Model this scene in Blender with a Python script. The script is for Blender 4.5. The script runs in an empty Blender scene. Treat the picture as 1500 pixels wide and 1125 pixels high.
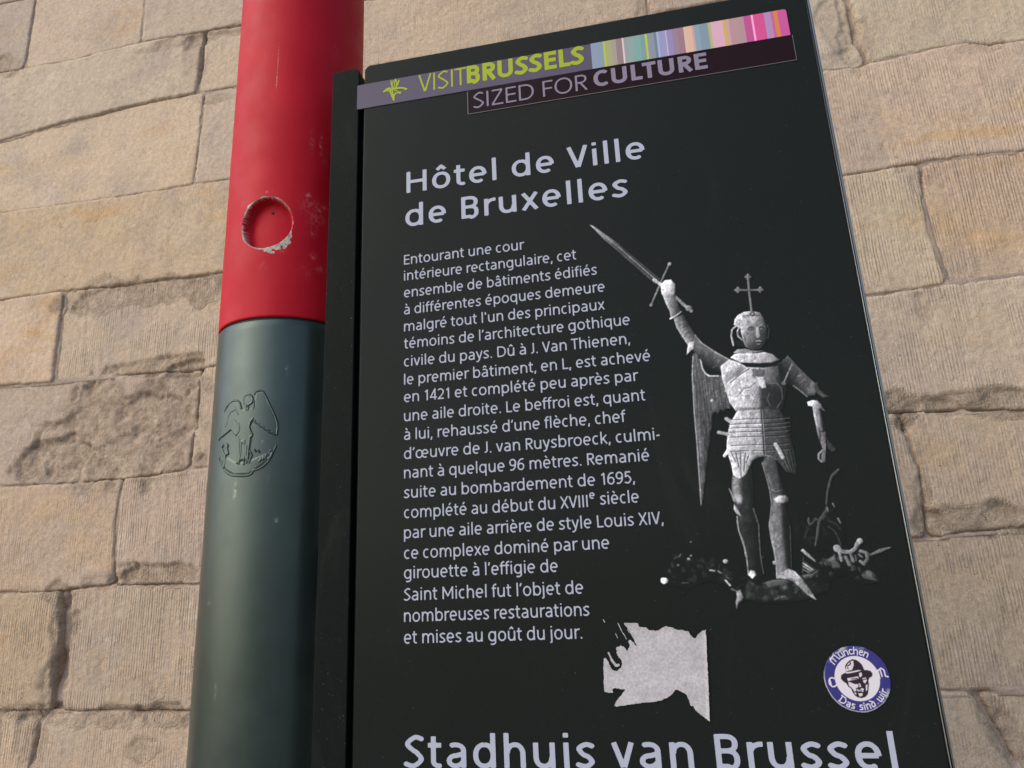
import bpy, math, random
import numpy as np
from mathutils import Matrix, Vector

random.seed(7)
scene = bpy.context.scene
COL = scene.collection

# ------------------------------------------------------------------ camera
F_PX = 1039.6                       # focal length in pixels of a 1500 px wide frame
YAW, PITCH, ROLL = 0.18672, -0.27460, -0.04326
CAM = np.array([0.28755, -0.66505, 1.5513])      # metres, ground at z = 0
TOP = 2.15                          # height of the sign's top edge
def _rot(a, b, c):
    ca, sa, cb, sb, cc, sc = math.cos(a), math.sin(a), math.cos(b), math.sin(b), math.cos(c), math.sin(c)
    Ry = np.array([[ca, 0, sa], [0, 1, 0], [-sa, 0, ca]])
    Rx = np.array([[1, 0, 0], [0, cb, -sb], [0, sb, cb]])
    Rz = np.array([[cc, -sc, 0], [sc, cc, 0], [0, 0, 1]])
    return Rz @ Rx @ Ry
R_CV = _rot(YAW, PITCH, ROLL)
A_W = np.array([[1, 0, 0], [0, 0, -1], [0, 1, 0]], float)     # world -> (x, down, forward)
M_WC = np.diag([1, -1, -1]) @ R_CV @ A_W
cam_data = bpy.data.cameras.new('camera')
cam = bpy.data.objects.new('camera', cam_data)
COL.objects.link(cam)
m = Matrix(M_WC.T.tolist()).to_4x4()
m.translation = Vector(CAM.tolist())
cam.matrix_world = m
cam_data.sensor_width = 36
cam_data.lens = F_PX / 1500 * 36
cam_data.clip_start = 0.02
cam_data.clip_end = 200
cam_data.dof.use_dof = True
cam_data.dof.focus_distance = 0.80
cam_data.dof.aperture_fstop = 16
scene.camera = cam

# ------------------------------------------------------------------ sky and sun
SUN_DIR = np.array([-0.76, -0.67, 0.72]); SUN_DIR /= np.linalg.norm(SUN_DIR)
world = bpy.data.worlds.new('World'); scene.world = world; world.use_nodes = True
wn = world.node_tree.nodes; wl = world.node_tree.links
sky = wn.new('ShaderNodeTexSky'); sky.sky_type = 'NISHITA'; sky.sun_disc = False
sky.sun_elevation = math.asin(SUN_DIR[2]); sky.sun_rotation = math.atan2(SUN_DIR[0], SUN_DIR[1])
sky.air_density = 1.0; sky.dust_density = 2.5; sky.ozone_density = 1.0
wl.new(sky.outputs['Color'], wn['Background'].inputs['Color'])
wn['Background'].inputs['Strength'].default_value = 0.15
sun_d = bpy.data.lights.new('sun', 'SUN'); sun_d.energy = 1.05; sun_d.angle = math.radians(85)
sun_d.color = (1.0, 0.95, 0.89)
sun = bpy.data.objects.new('sun', sun_d); COL.objects.link(sun)
sun.rotation_euler = Vector(SUN_DIR.tolist()).to_track_quat('Z', 'Y').to_euler()
scene.view_settings.view_transform = 'Standard'
scene.view_settings.look = 'None'
scene.view_settings.exposure = 0.54
scene.view_settings.gamma = 1

# ------------------------------------------------------------------ sight lines -> surfaces
def ray(px, py):
    d = R_CV.T @ np.array([(px - 750) / F_PX, (py - 562.5) / F_PX, 1.0])
    return np.array([d[0], d[2], -d[1]])
def on_plane(px, py, Y=0.0):
    d = ray(px, py); p = CAM + d * (Y - CAM[1]) / d[1]
    return p[0], p[2]
WALL_Y = 0.80
def on_wall(px, py): return on_plane(px, py, WALL_Y)
POLE_X, POLE_Y, POLE_R = -0.1233, 0.0790, 0.0800
def on_pole(px, py):
    """-> (arc length, z) on the cylinder; arc 0 faces -Y, grows towards +X"""
    d = ray(px, py); o = CAM[:2] - np.array([POLE_X, POLE_Y])
    a = d[0]**2 + d[1]**2; b = 2*(o[0]*d[0] + o[1]*d[1]); c = o[0]**2 + o[1]**2 - POLE_R**2
    t = (-b - math.sqrt(max(b*b - 4*a*c, 0))) / (2*a)
    q = o + d[:2]*t
    return POLE_R*math.atan2(q[0], -q[1]), CAM[2] + d[2]*t

# ------------------------------------------------------------------ numpy noise
def _hash(ix, iy, seed):
    h = (ix.astype(np.int64)*374761393 + iy.astype(np.int64)*668265263 + seed*1442695041) & 0xffffffff
    h = ((h ^ (h >> 13))*1274126177) & 0xffffffff
    return ((h ^ (h >> 16)) & 0xffff) / 65535.0
def vnoise(x, y, seed=0):
    x = np.asarray(x, float); y = np.asarray(y, float)
    ix = np.floor(x); iy = np.floor(y); fx = x-ix; fy = y-iy
    fx = fx*fx*fx*(fx*(fx*6-15)+10); fy = fy*fy*fy*(fy*(fy*6-15)+10)
    a = _hash(ix, iy, seed); b = _hash(ix+1, iy, seed); c = _hash(ix, iy+1, seed); d = _hash(ix+1, iy+1, seed)
    return (a*(1-fx)+b*fx)*(1-fy) + (c*(1-fx)+d*fx)*fy      # 0..1
def fbm(x, y, seed=0, oct=4):
    s = 0; a = 1; t = 0
    for k in range(oct):
        s = s + a*(vnoise(x, y, seed+k*17)*2-1); t += a
        x = x*2.03+11.3; y = y*2.03+7.7; a *= .5
    return s/t                                                   # -1..1
def sstep(a, b, x):
    t = np.clip((x-a)/(b-a), 0, 1); return t*t*(3-2*t)

# ------------------------------------------------------------------ mesh helpers
def link(name, me, mat=None, parent=None):
    o = bpy.data.objects.new(name, me); COL.objects.link(o)
    if mat: me.materials.append(mat)
    if parent: o.parent = parent; o.matrix_parent_inverse = parent.matrix_world.inverted()
    return o
def mesh_np(name, verts, faces, smooth=True):
    me = bpy.data.meshes.new(name)
    verts = np.asarray(verts, np.float32); faces = np.asarray(faces, np.int32)
    me.vertices.add(len(verts)); me.vertices.foreach_set('co', verts.ravel())
    n, k = faces.shape
    me.loops.add(n*k); me.loops.foreach_set('vertex_index', faces.ravel())
    me.polygons.add(n); me.polygons.foreach_set('loop_start', np.arange(n, dtype=np.int32)*k)
    me.polygons.foreach_set('loop_total', np.full(n, k, np.int32))
    me.update(calc_edges=True)
    if smooth: me.polygons.foreach_set('use_smooth', np.ones(n, bool))
    return me
def grid_faces(nu, nv, flip=False):
    """indices of quads of an nu x nv grid of vertices stored as [iv*nu+iu]"""
    iu, iv = np.meshgrid(np.arange(nu-1), np.arange(nv-1))
    a = (iv*nu+iu).ravel()
    q = np.stack([a, a+1, a+nu+1, a+nu], 1)
    return q[:, ::-1] if flip else q
def compact(verts, faces, *attrs):
    used = np.unique(faces); remap = np.full(len(verts), -1, np.int64); remap[used] = np.arange(len(used))
    return (verts[used], remap[faces]) + tuple(a[used] for a in attrs)
def fattr(me, name, data):
    a = me.attributes.new(name, 'FLOAT', 'POINT'); a.data.foreach_set('value', np.asarray(data, np.float32).ravel())
def cattr(me, name, rgb):
    a = me.attributes.new(name, 'FLOAT_COLOR', 'POINT')
    d = np.ones((len(rgb), 4), np.float32); d[:, :3] = rgb; a.data.foreach_set('color', d.ravel())
def empty(name, loc, label=None, cat=None, group=None):
    o = bpy.data.objects.new(name, None); COL.objects.link(o); o.location = loc
    o.matrix_world = Matrix.Translation(loc)
    if label: o['label'] = label
    if cat: o['category'] = cat
    if group: o['group'] = group
    return o
def rounded_rect(x0, z0, x1, z1, r, n=6):
    """radii r = (bottom-left, bottom-right, top-right, top-left)"""
    pts = []
    for (cx, cz, rr, a0) in ((x0+r[0], z0+r[0], r[0], 180), (x1-r[1], z0+r[1], r[1], 270), (x1-r[2], z1-r[2], r[2], 0), (x0+r[3], z1-r[3], r[3], 90)):
        if rr <= 0: pts.append((cx, cz)); continue
        for k in range(n+1):
            a = math.radians(a0 + 90*k/n); pts.append((cx+rr*math.cos(a), cz+rr*math.sin(a)))
    return pts
def slab(name, pts, y0, y1, mat, parent, bevel=0.0, seg=3):
    """prism of outline pts (x, z) from y0 (front) to y1 (back) with a rounded front edge"""
    n = len(pts); P = np.array(pts, float)
    d = np.roll(P, -1, 0) - np.roll(P, 1, 0); nn = np.stack([d[:, 1], -d[:, 0]], 1)
    nn /= np.linalg.norm(nn, axis=1)[:, None]+1e-12
    rings = []
    if bevel:
        for k in range(seg+1):
            a = math.pi/2*k/seg
            rings.append((P - nn*bevel*(1-math.sin(a)), y0+bevel*(1-math.cos(a))))
    else: rings.append((P, y0))
    rings.append((P, y1))
    verts = []; faces = []
    for q, y in rings: verts += [(a, y, b) for a, b in q]
    for r in range(len(rings)-1):
        for i in range(n):
            j = (i+1) % n; faces.append((r*n+i, r*n+j, (r+1)*n+j, (r+1)*n+i))
    faces.append(tuple(range(n))[::-1]); L = (len(rings)-1)*n; faces.append(tuple(range(L, L+n)))
    me = bpy.data.meshes.new(name); me.from_pydata(verts, [], [f[::-1] for f in faces]); me.update()
    return link(name, me, mat, parent)

# ------------------------------------------------------------------ material helpers
def mat_new(name):
    mt = bpy.data.materials.new(name); mt.use_nodes = True
    nt = mt.node_tree; return mt, nt, nt.nodes['Principled BSDF']
def N(nt, typ, **kw):
    n = nt.nodes.new(typ)
    for k, v in kw.items():
        if k in n.inputs: n.inputs[k].default_value = v
        else: setattr(n, k, v)
    return n
def mixc(nt, fac, a, b, blend='MIX'):
    n = nt.nodes.new('ShaderNodeMix'); n.data_type = 'RGBA'; n.blend_type = blend
    for s, v in ((0, fac), (6, a), (7, b)):
        if isinstance(v, bpy.types.NodeSocket): nt.links.new(v, n.inputs[s])
        elif s == 0: n.inputs[0].default_value = v
        else: n.inputs[s].default_value = tuple(v)+((1,) if len(v) == 3 else ())
    return n.outputs[2]
def math_n(nt, op, a, b=0.5, clamp=False):
    n = nt.nodes.new('ShaderNodeMath'); n.operation = op; n.use_clamp = clamp
    for i, v in enumerate((a, b)):
        if isinstance(v, bpy.types.NodeSocket): nt.links.new(v, n.inputs[i])
        else: n.inputs[i].default_value = v
    return n.outputs[0]
def rng(nt, v, a, b, c=0., d=1.):
    n = nt.nodes.new('ShaderNodeMapRange'); n.interpolation_type = 'SMOOTHSTEP'
    nt.links.new(v, n.inputs[0])
    for i, x in enumerate((a, b, c, d)): n.inputs[i+1].default_value = x
    return n.outputs[0]
def noise_n(nt, scale, detail=4, rough=.55, stretch=(1, 1, 1), off=(0, 0, 0), coord=None, dist=0.):
    mp = nt.nodes.new('ShaderNodeMapping'); mp.inputs['Scale'].default_value = stretch; mp.inputs['Location'].default_value = off
    if coord is None:
        coord = nt.nodes.new('ShaderNodeNewGeometry').outputs['Position']
    nt.links.new(coord, mp.inputs['Vector'])
    n = nt.nodes.new('ShaderNodeTexNoise'); n.inputs['Scale'].default_value = scale
    n.inputs['Detail'].default_value = detail; n.inputs['Roughness'].default_value = rough; n.inputs['Distortion'].default_value = dist
    nt.links.new(mp.outputs[0], n.inputs['Vector']); return n.outputs['Fac']
def attr_n(nt, name, typ='GEOMETRY', out='Fac'):
    a = nt.nodes.new('ShaderNodeAttribute'); a.attribute_name = name; a.attribute_type = typ
    return a.outputs[out]
def bump_n(nt, h, strength, dist, prev=None):
    b = nt.nodes.new('ShaderNodeBump'); b.inputs['Strength'].default_value = strength; b.inputs['Distance'].default_value = dist
    nt.links.new(h, b.inputs['Height'])
    if prev is not None: nt.links.new(prev, b.inputs['Normal'])
    return b.outputs[0]
def plain(name, col, rough=.5, metal=0., spec=.5, coat=0.):
    mt, nt, b = mat_new(name)
    b.inputs['Base Color'].default_value = (*col, 1); b.inputs['Roughness'].default_value = rough
    b.inputs['Metallic'].default_value = metal; b.inputs['Specular IOR Level'].default_value = spec
    b.inputs['Coat Weight'].default_value = coat
    return mt

# stone ------------------------------------------------------------
def stone_material(name, mortar=False):
    mt, nt, b = mat_new(name)
    L = nt.links
    oi = nt.nodes.new('ShaderNodeObjectInfo')
    base = oi.outputs['Color'] if not mortar else None
    rnd = oi.outputs['Random']
    comb = nt.nodes.new('ShaderNodeCombineXYZ')
    L.new(math_n(nt, 'MULTIPLY', rnd, 37.), comb.inputs[0]); L.new(math_n(nt, 'MULTIPLY', rnd, 91.), comb.inputs[2])
    va = nt.nodes.new('ShaderNodeVectorMath'); va.operation = 'ADD'
    geo = nt.nodes.new('ShaderNodeNewGeometry').outputs['Position']
    L.new(geo, va.inputs[0]); L.new(comb.outputs[0], va.inputs[1]); P = va.outputs[0]
    if mortar: base = mixc(nt, 0, (.36, .285, .235), (0, 0, 0))
    # horizontally drawn ochre beds, pinkish and grey clouds
    och = rng(nt, noise_n(nt, 5.0, 5, .6, (.55, 1, 1.9), coord=P, dist=.4), .50, .72)
    och = math_n(nt, 'MULTIPLY', och, attr_n(nt, 'ochre') if not mortar else .25)
    c = mixc(nt, och, base, (.49, .33, .17))
    pk = rng(nt, noise_n(nt, 9.0, 5, .65, coord=P, off=(3, 1, 9)), .48, .70, 0, .40)
    c = mixc(nt, pk, c, (.41, .325, .275))
    gy = rng(nt, noise_n(nt, 4.2, 7, .72, coord=P, off=(8, 5, 2)), .50, .66, 0, .50)
    c = mixc(nt, gy, c, (.345, .295, .255))
    lt = rng(nt, noise_n(nt, 6.5, 6, .7, coord=P, off=(1, 15, 6)), .53, .70, 0, .45)
    c = mixc(nt, lt, c, (.55, .46, .375))
    wea = rng(nt, noise_n(nt, 3.1, 8, .78, (1, 1, .8), coord=P, off=(21, 3, 12), dist=.6), .57, .68, 0, .38)
    c = mixc(nt, wea, c, (.27, .21, .155))
    # rough broken places are browner, mottled
    rg = attr_n(nt, 'rough')
    rc = mixc(nt, rng(nt, noise_n(nt, 38, 6, .7, coord=P), .38, .66), (.29, .225, .165), (.43, .35, .27))
    c = mixc(nt, math_n(nt, 'MULTIPLY', rg, .85, True), c, rc)
    # grime caught on edges: stains with a shape of their own
    ed = math_n(nt, 'MULTIPLY', attr_n(nt, 'dirt'), rng(nt, noise_n(nt, 13, 6, .7, coord=P, off=(4, 4, 4)), .44, .64), True)
    c = mixc(nt, ed, c, (.115, .09, .07))
    # fine grain
    sp = rng(nt, noise_n(nt, 420, 3, .6, coord=P), .30, .70, .83, 1.13)
    sm = rng(nt, noise_n(nt, 95, 4, .65, coord=P), .3, .7, .89, 1.09)
    vm = nt.nodes.new('ShaderNodeVectorMath'); vm.operation = 'SCALE'; L.new(c, vm.inputs[0])
    L.new(math_n(nt, 'MULTIPLY', math_n(nt, 'MULTIPLY', sp, sm), 1.0), vm.inputs['Scale'])
    # tiny dark pits
    pit = rng(nt, noise_n(nt, 85, 3, .6, coord=P, off=(7, 7, 1)), .69, .74, 0, .65)
    c2 = mixc(nt, pit, vm.outputs[0], (.09, .07, .05))
    L.new(c2, b.inputs['Base Color'])
    b.inputs['Roughness'].default_value = .92; b.inputs['Specular IOR Level'].default_value = .15
    # relief: tooling (fine near-vertical striations), grain
    mp = nt.nodes.new('ShaderNodeMapping'); mp.inputs['Rotation'].default_value = (0, .05, 0); mp.inputs['Scale'].default_value = (1, 0, .10)
    L.new(P, mp.inputs['Vector'])
    wv = nt.nodes.new('ShaderNodeTexWave'); wv.bands_direction = 'X'; wv.inputs['Scale'].default_value = 52; wv.inputs['Distortion'].default_value = 5.5
    wv.inputs['Detail'].default_value = 3; wv.inputs['Detail Scale'].default_value = 1.6; wv.inputs['Detail Roughness'].default_value = .6
    L.new(mp.outputs[0], wv.inputs['Vector'])
    patch = rng(nt, noise_n(nt, 11, 4, .6, coord=P, off=(2, 6, 3)), .40, .62, .12, 1.)
    tool = math_n(nt, 'ADD', math_n(nt, 'MULTIPLY', wv.outputs['Fac'], .55), noise_n(nt, 1.0, 3, .6, (190, 190, 14), coord=P))
    tool = math_n(nt, 'MULTIPLY', tool, patch)
    tool = math_n(nt, 'MULTIPLY', tool, attr_n(nt, 'tool') if not mortar else 0.)
    n1 = bump_n(nt, tool, .9, .0025)
    n2 = bump_n(nt, noise_n(nt, 60, 5, .65, coord=P), .8, .0040, n1)
    n3 = bump_n(nt, noise_n(nt, 330, 3, .6, coord=P), .5, .0010, n2)
    rb = math_n(nt, 'MULTIPLY', noise_n(nt, 42, 6, .68, coord=P, dist=.5), rg)
    n4 = bump_n(nt, rb, .9, .009, n3)
    L.new(n4, b.inputs['Normal'])
    return mt
M_STONE = stone_material('tooled_limestone')
M_MORTAR = stone_material('lime_mortar', True)

# paint ------------------------------------------------------------
def pole_paint(name, col, rough, metal, chipc, coat=0., spec=.5, worn=(.55, .22, .22)):
    mt, nt, b = mat_new(name)
    base = mixc(nt, rng(nt, noise_n(nt, 12, 5, .6), .4, .7, 0, .35), col, tuple(min(1, v*1.35+.004) for v in col))
    fl = rng(nt, noise_n(nt, 900, 2, .5), .66, .74, 0, .22)            # metal flakes in the paint
    base = mixc(nt, fl, base, tuple(min(1, v*2.2+.05) for v in col))
    base = mixc(nt, math_n(nt, 'MULTIPLY', attr_n(nt, 'scuff'), rng(nt, noise_n(nt, 210, 5, .7), .42, .62), True), base, worn)
    run = rng(nt, noise_n(nt, 1.0, 4, .6, (70, 70, 2.2), dist=.3), .58, .74, 0, .22)
    base = mixc(nt, run, base, tuple(v*.72+.03 for v in col))
    chip = attr_n(nt, 'chip')
    chc = mixc(nt, rng(nt, noise_n(nt, 260, 4, .6), .35, .65), chipc, tuple(v*.55 for v in chipc))
    base = mixc(nt, chip, base, chc)
    nt.links.new(base, b.inputs['Base Color'])
    rr = math_n(nt, 'ADD', rng(nt, noise_n(nt, 25, 5, .6), .3, .7, rough-.05, rough+.07), math_n(nt, 'MULTIPLY', chip, .3))
    nt.links.new(rr, b.inputs['Roughness'])
    b.inputs['Metallic'].default_value = metal; b.inputs['Specular IOR Level'].default_value = spec
    b.inputs['Coat Weight'].default_value = coat; b.inputs['Coat Roughness'].default_value = .25
    n1 = bump_n(nt, noise_n(nt, 900, 2, .5), .12, .0003)
    nt.links.new(n1, b.inputs['Normal'])
    return mt
M_RED = pole_paint('red_paint', (.37, .004, .014), .50, .0, (.46, .43, .40), spec=.13)
M_GREEN = pole_paint('dark_green_metal_paint', (.043, .062, .057), .33, .60, (.3, .3, .3), worn=(.2, .22, .21))
M_BLACKG = plain('groove_black', (.006, .006, .006), .7)

def panel_material(name, col, rough=.24, spec=.06):
    mt, nt, b = mat_new(name)
    c = mixc(nt, rng(nt, noise_n(nt, 900, 2, .6), .35, .65, 0, .5), col, tuple(v*1.55+.001 for v in col))
    nt.links.new(c, b.inputs['Base Color'])
    nt.links.new(rng(nt, noise_n(nt, 7, 4, .6), .3, .7, rough-.04, rough+.06), b.inputs['Roughness'])
    b.inputs['Specular IOR Level'].default_value = spec
    dust = rng(nt, noise_n(nt, 520, 2, .5, off=(5, 0, 5)), .715, .75, 0, .45)
    smear = rng(nt, noise_n(nt, 9, 6, .7, (1, 1, .35), off=(3, 0, 1), dist=1.2), .56, .74, 0, .10)
    scr = rng(nt, noise_n(nt, 1.0, 2, .5, (900, 1, 14), off=(3, 0, 7)), .80, .82, 0, .22)
    c = mixc(nt, dust, c, (.16, .16, .15)); c = mixc(nt, smear, c, (.07, .07, .068)); c = mixc(nt, scr, c, (.10, .10, .10))
    nt.links.new(c, b.inputs['Base Color'])
    return mt
M_PANEL = panel_material('sign_panel_black_green', (.0098, .0125, .0114))
M_RAIL = panel_material('rail_black_green', (.0055, .0078, .0072), .5, .04)
M_SILVER = plain('brushed_aluminium', (.24, .26, .26), .42, 1.0)
M_TEXT = plain('printed_pale_grey', (.35, .385, .48), .5, spec=.2)
M_LIME = plain('print_lime', (.29, .36, .008), .5, spec=.2)
M_LILAC = plain('print_lilac_grey', (.20, .175, .25), .5, spec=.2)
M_WIRE = plain('sticker_edge', (.10, .09, .09), .5)
def vcol_material(name, rough=.5, spec=.25, grain=0.0):
    mt, nt, b = mat_new(name)
    c = attr_n(nt, 'print', out='Color')
    if grain:
        c = mixc(nt, rng(nt, noise_n(nt, 500, 4, .65), .3, .7, 0, grain), c, (.12, .11, .12))
    nt.links.new(c, b.inputs['Base Color']); b.inputs['Roughness'].default_value = rough
    b.inputs['Specular IOR Level'].default_value = spec
    if grain: nt.links.new(bump_n(nt, noise_n(nt, 300, 5, .6), .5, .0006), b.inputs['Normal'])
    return mt
M_PRINT = vcol_material('photo_print', .26, .06)
M_STICKER = vcol_material('sticker_print', .45, .3)
M_PAPER = vcol_material('torn_paper', .9, .1, .35)

# ================================================================== THE SETTING
me = mesh_np('pavement', [(-8, -8, 0), (8, -8, 0), (8, WALL_Y+.05, 0), (-8, WALL_Y+.05, 0)], [(0, 1, 2, 3)], False)
mt, nt, b = mat_new('pavement_stone')
br = nt.nodes.new('ShaderNodeTexBrick'); br.inputs['Scale'].default_value = 1.6
br.inputs['Color1'].default_value = (.23, .21, .19, 1); br.inputs['Color2'].default_value = (.28, .25, .22, 1); br.inputs['Mortar'].default_value = (.1, .09, .08, 1)
nt.links.new(nt.nodes.new('ShaderNodeNewGeometry').outputs['Position'], br.inputs['Vector'])
nt.links.new(br.outputs['Color'], b.inputs['Base Color']); b.inputs['Roughness'].default_value = .85
pv = link('pavement', me, mt); pv['kind'] = 'structure'

# ------------------------------------------------------------------ the wall
wall = empty('stone_wall', (0, WALL_Y, 0), 'old pale limestone block wall with tooled and broken blocks behind the pole and sign', 'wall')
LINES = {   # bed joints, photographed left to right
 'A': [(0,107),(110,88),(207,63),(213,62),(360,35),(533,0),(900,-70),(1500,-180)],
 'B': [(0,208),(80,185),(130,172),(200,155),(290,137),(347,127),(533,99),(700,72),(952,22),(1200,-25),(1500,-85)],
 'C': [(0,312),(170,290),(337,262),(760,185),(1209,103),(1255,97),(1272,92),(1330,80),(1385,69),(1410,62),(1450,66),(1500,60)],
 'D': [(0,440),(110,425),(325,400),(760,345),(1241,257),(1330,242),(1345,240),(1400,232),(1500,221)],
 'E': [(0,566),(75,560),(200,547),(293,538),(760,490),(1276,433),(1385,417),(1500,404)],
 'F': [(0,713),(120,706),(200,698),(275,688),(760,645),(1325,603),(1400,600),(1500,600)],
 'G': [(0,869),(70,867),(110,862),(160,857),(280,856),(760,815),(1346,789),(1420,780),(1500,771)],
 'H': [(0,1040),(100,1041),(273,1042),(760,1030),(1386,1013),(1500,1013)],
}
XL, XR = -4.2, 3.7
def line_fn(pts):
    w = np.array([on_wall(*p) for p in pts]); w = w[np.argsort(w[:, 0])]
    return lambda x: np.interp(x, w[:, 0], w[:, 1])
beds = [line_fn(LINES[k]) for k in 'ABCDEFGH']
ztop = float(beds[0](-1.0)); zbot = float(beds[-1](0.))
up = [lambda x, k=k: beds[0](x) + .26*k for k in (4, 3, 2, 1)]
hs = [zbot - h for h in (.255, .50, .76, 1.02, 1.25)]
dn = [lambda x, h=h: 0*x + h for h in hs if h > .08] + [lambda x: 0*x + .0]
BEDS = up + beds + dn                     # top to bottom; A is index 4
NB = len(BEDS)
def jfn(pts):
    w = np.array([on_wall(*p) for p in pts]); w = w[np.argsort(w[:, 1])]
    return lambda z: np.interp(z, w[:, 1], w[:, 0])
# perpends: course index -> list of (polyline px, half gap m)
JP = {
 3: [([(60,-60),(52,0),(37,96)], .003), ([(219,-50),(213,0),(207,62)], .003), ([(640,-100),(640,-20)], .003)],
 4: [([(300,48),(297,80),(290,138)], .0045), ([(925,-70),(944,-20),(949,6),(953,24)], .0035)],
 5: [([(299,140),(293,200),(284,270)], .0026), ([(760,80),(770,185)], .003), ([(1228,-40),(1243,0),(1250,28),(1256,55),(1268,80),(1272,95)], .0060)],
 6: [([(640,200),(640,380)], .003), ([(1010,140),(1050,300)], .003)],
 7: [([(95,430),(88,480),(80,553)], .0040), ([(700,350),(700,500)], .003), ([(1348,240),(1350,262),(1353,300),(1362,340),(1373,375),(1388,416)], .0030)],
 8: [([(294,538),(286,610),(277,688)], .0042), ([(880,480),(890,640)], .003)],
 9: [([(178,698),(171,770),(166,862)], .0035), ([(640,655),(640,825)], .003), ([(1320,602),(1330,640),(1347,690),(1355,740),(1361,788)], .0040)],
 10: [([(91,862),(93,900),(91,950),(82,1000),(80,1042)], .0120), ([(700,820),(700,1030)], .003)],
 11: [([(60,1040),(50,1090),(42,1130)], .0045), ([(0,1042),(-4,1130)], .005), ([(720,1030),(720,1130)], .003), ([(1428,1011),(1450,1050),(1475,1095),(1492,1130)], .0050)],
}
INT = lambda px, py: on_wall(px, py)[0]
# broken / spalled places: (px, py, rx px, ry px, depth m, roughness of surface)
CHIPS = [
 (165,640,122,78,.020,1.0), (245,600,60,60,.014,1.0), (75,675,52,36,.030,1.0), (215,665,75,38,.010,1.), (120,610,50,40,.012,.9),
 (215,430,125,20,.010,.9), (155,435,48,26,.008,.7), (300,425,40,20,.008,.8), (235,535,78,15,.022,.8), (270,540,38,14,.028,.9),
 (235,842,72,19,.024,1.0), (180,838,20,18,.016,1.), (150,852,30,12,.010,.6), (60,864,80,7,.006,.5),
 (93,930,16,78,.022,.8), (80,1000,22,50,.018,.8), (88,872,22,22,.018,.7), (104,920,10,24,.010,1.),
 (170,1052,120,17,.018,1.0), (240,1048,50,22,.022,1.0), (60,1042,60,12,.015,.8), (215,1095,30,18,.010,.7),(225,1010,26,20,.004,.5),
 (10,100,22,16,.012,.8), (280,60,75,9,.010,.7), (286,90,16,34,.010,.4), (325,47,40,10,.008,.7), (315,145,30,7,.010,.6), (290,62,20,10,.008,.8),
 (1225,35,26,55,.013,.35), (1256,70,26,40,.014,.45), (1243,15,14,40,.018,.4), (1235,85,40,15,.010,.3), (1440,70,40,10,.006,.4),
 (1350,268,18,18,.012,.2), (1330,245,20,8,.006,.3), (1352,452,14,24,.013,.35), (1360,432,24,12,.006,.3),
 (1320,600,34,26,.020,.9), (1410,588,100,17,.016,.9), (1480,592,60,18,.014,1.), (1370,596,40,15,.016,.8), (1323,622,9,12,.030,.5),
 (1360,765,28,24,.018,.9), (1420,758,75,22,.014,1.0), (1480,762,60,20,.010,.9), (1352,720,12,34,.010,.5),
 (1445,1035,22,26,.014,.6), (1475,1085,20,40,.016,.7), (1400,1015,60,7,.006,.5),(1480,890,12,7,.006,.5),
 (37,935,12,26,.005,.3),(140,960,14,22,.003,.3),(40,1085,14,50,.010,.5),(58,1090,14,50,.012,.6),
 (945,10,12,22,.010,.3),
]
CW = []
for (px, py, rx, ry, dep, ro) in CHIPS:
    c = on_wall(px, py); e = on_wall(px+rx, py); g = on_wall(px, py+ry)
    CW.append((c[0], c[1], abs(e[0]-c[0]), abs(g[1]-c[1]), dep, ro))
# look of courses: base tint, ochre, tooling
tints = [(.455,.375,.295), (.43,.35,.285), (.465,.38,.30), (.42,.345,.275), (.445,.36,.275)]
LOOK = {  # (course, order) -> (tint, ochre, tool)
 3: [((.40,.345,.285),.2,.1), ((.46,.38,.295),.5,.1), ((.43,.365,.295),.1,.12)],
 4: [((.42,.36,.30),.15,.12), ((.45,.375,.30),.1,.25)],
 5: [((.455,.375,.29),.7,.12), ((.45,.375,.30),.1,.12), ((.45,.385,.31),.1,.35), ((.46,.395,.32),.1,.5)],
 6: [((.46,.37,.275),1.,.22), ((.45,.36,.28),.6,.4), ((.475,.38,.29),1.,.7)],
 7: [((.46,.36,.265),.9,.3), ((.42,.345,.27),.3,.8), ((.48,.40,.31),.7,.9), ((.475,.37,.28),1.,.9)],
 8: [((.40,.335,.28),.15,.35), ((.42,.34,.26),.3,.6), ((.44,.365,.285),.3,.75)],
 9: [((.40,.32,.25),.4,.5), ((.385,.315,.255),.1,.9), ((.43,.35,.27),.4,.7), ((.44,.355,.275),.4,.8)],
 10: [((.43,.35,.27),.3,.9), ((.42,.35,.28),.2,1.), ((.425,.345,.265),.3,.9)],
 11: [((.40,.33,.26),.2,.6), ((.41,.345,.275),.2,.8), ((.42,.345,.27),.2,.9), ((.41,.335,.26),.2,.6), ((.41,.34,.265),.2,.7)],
}
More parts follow.
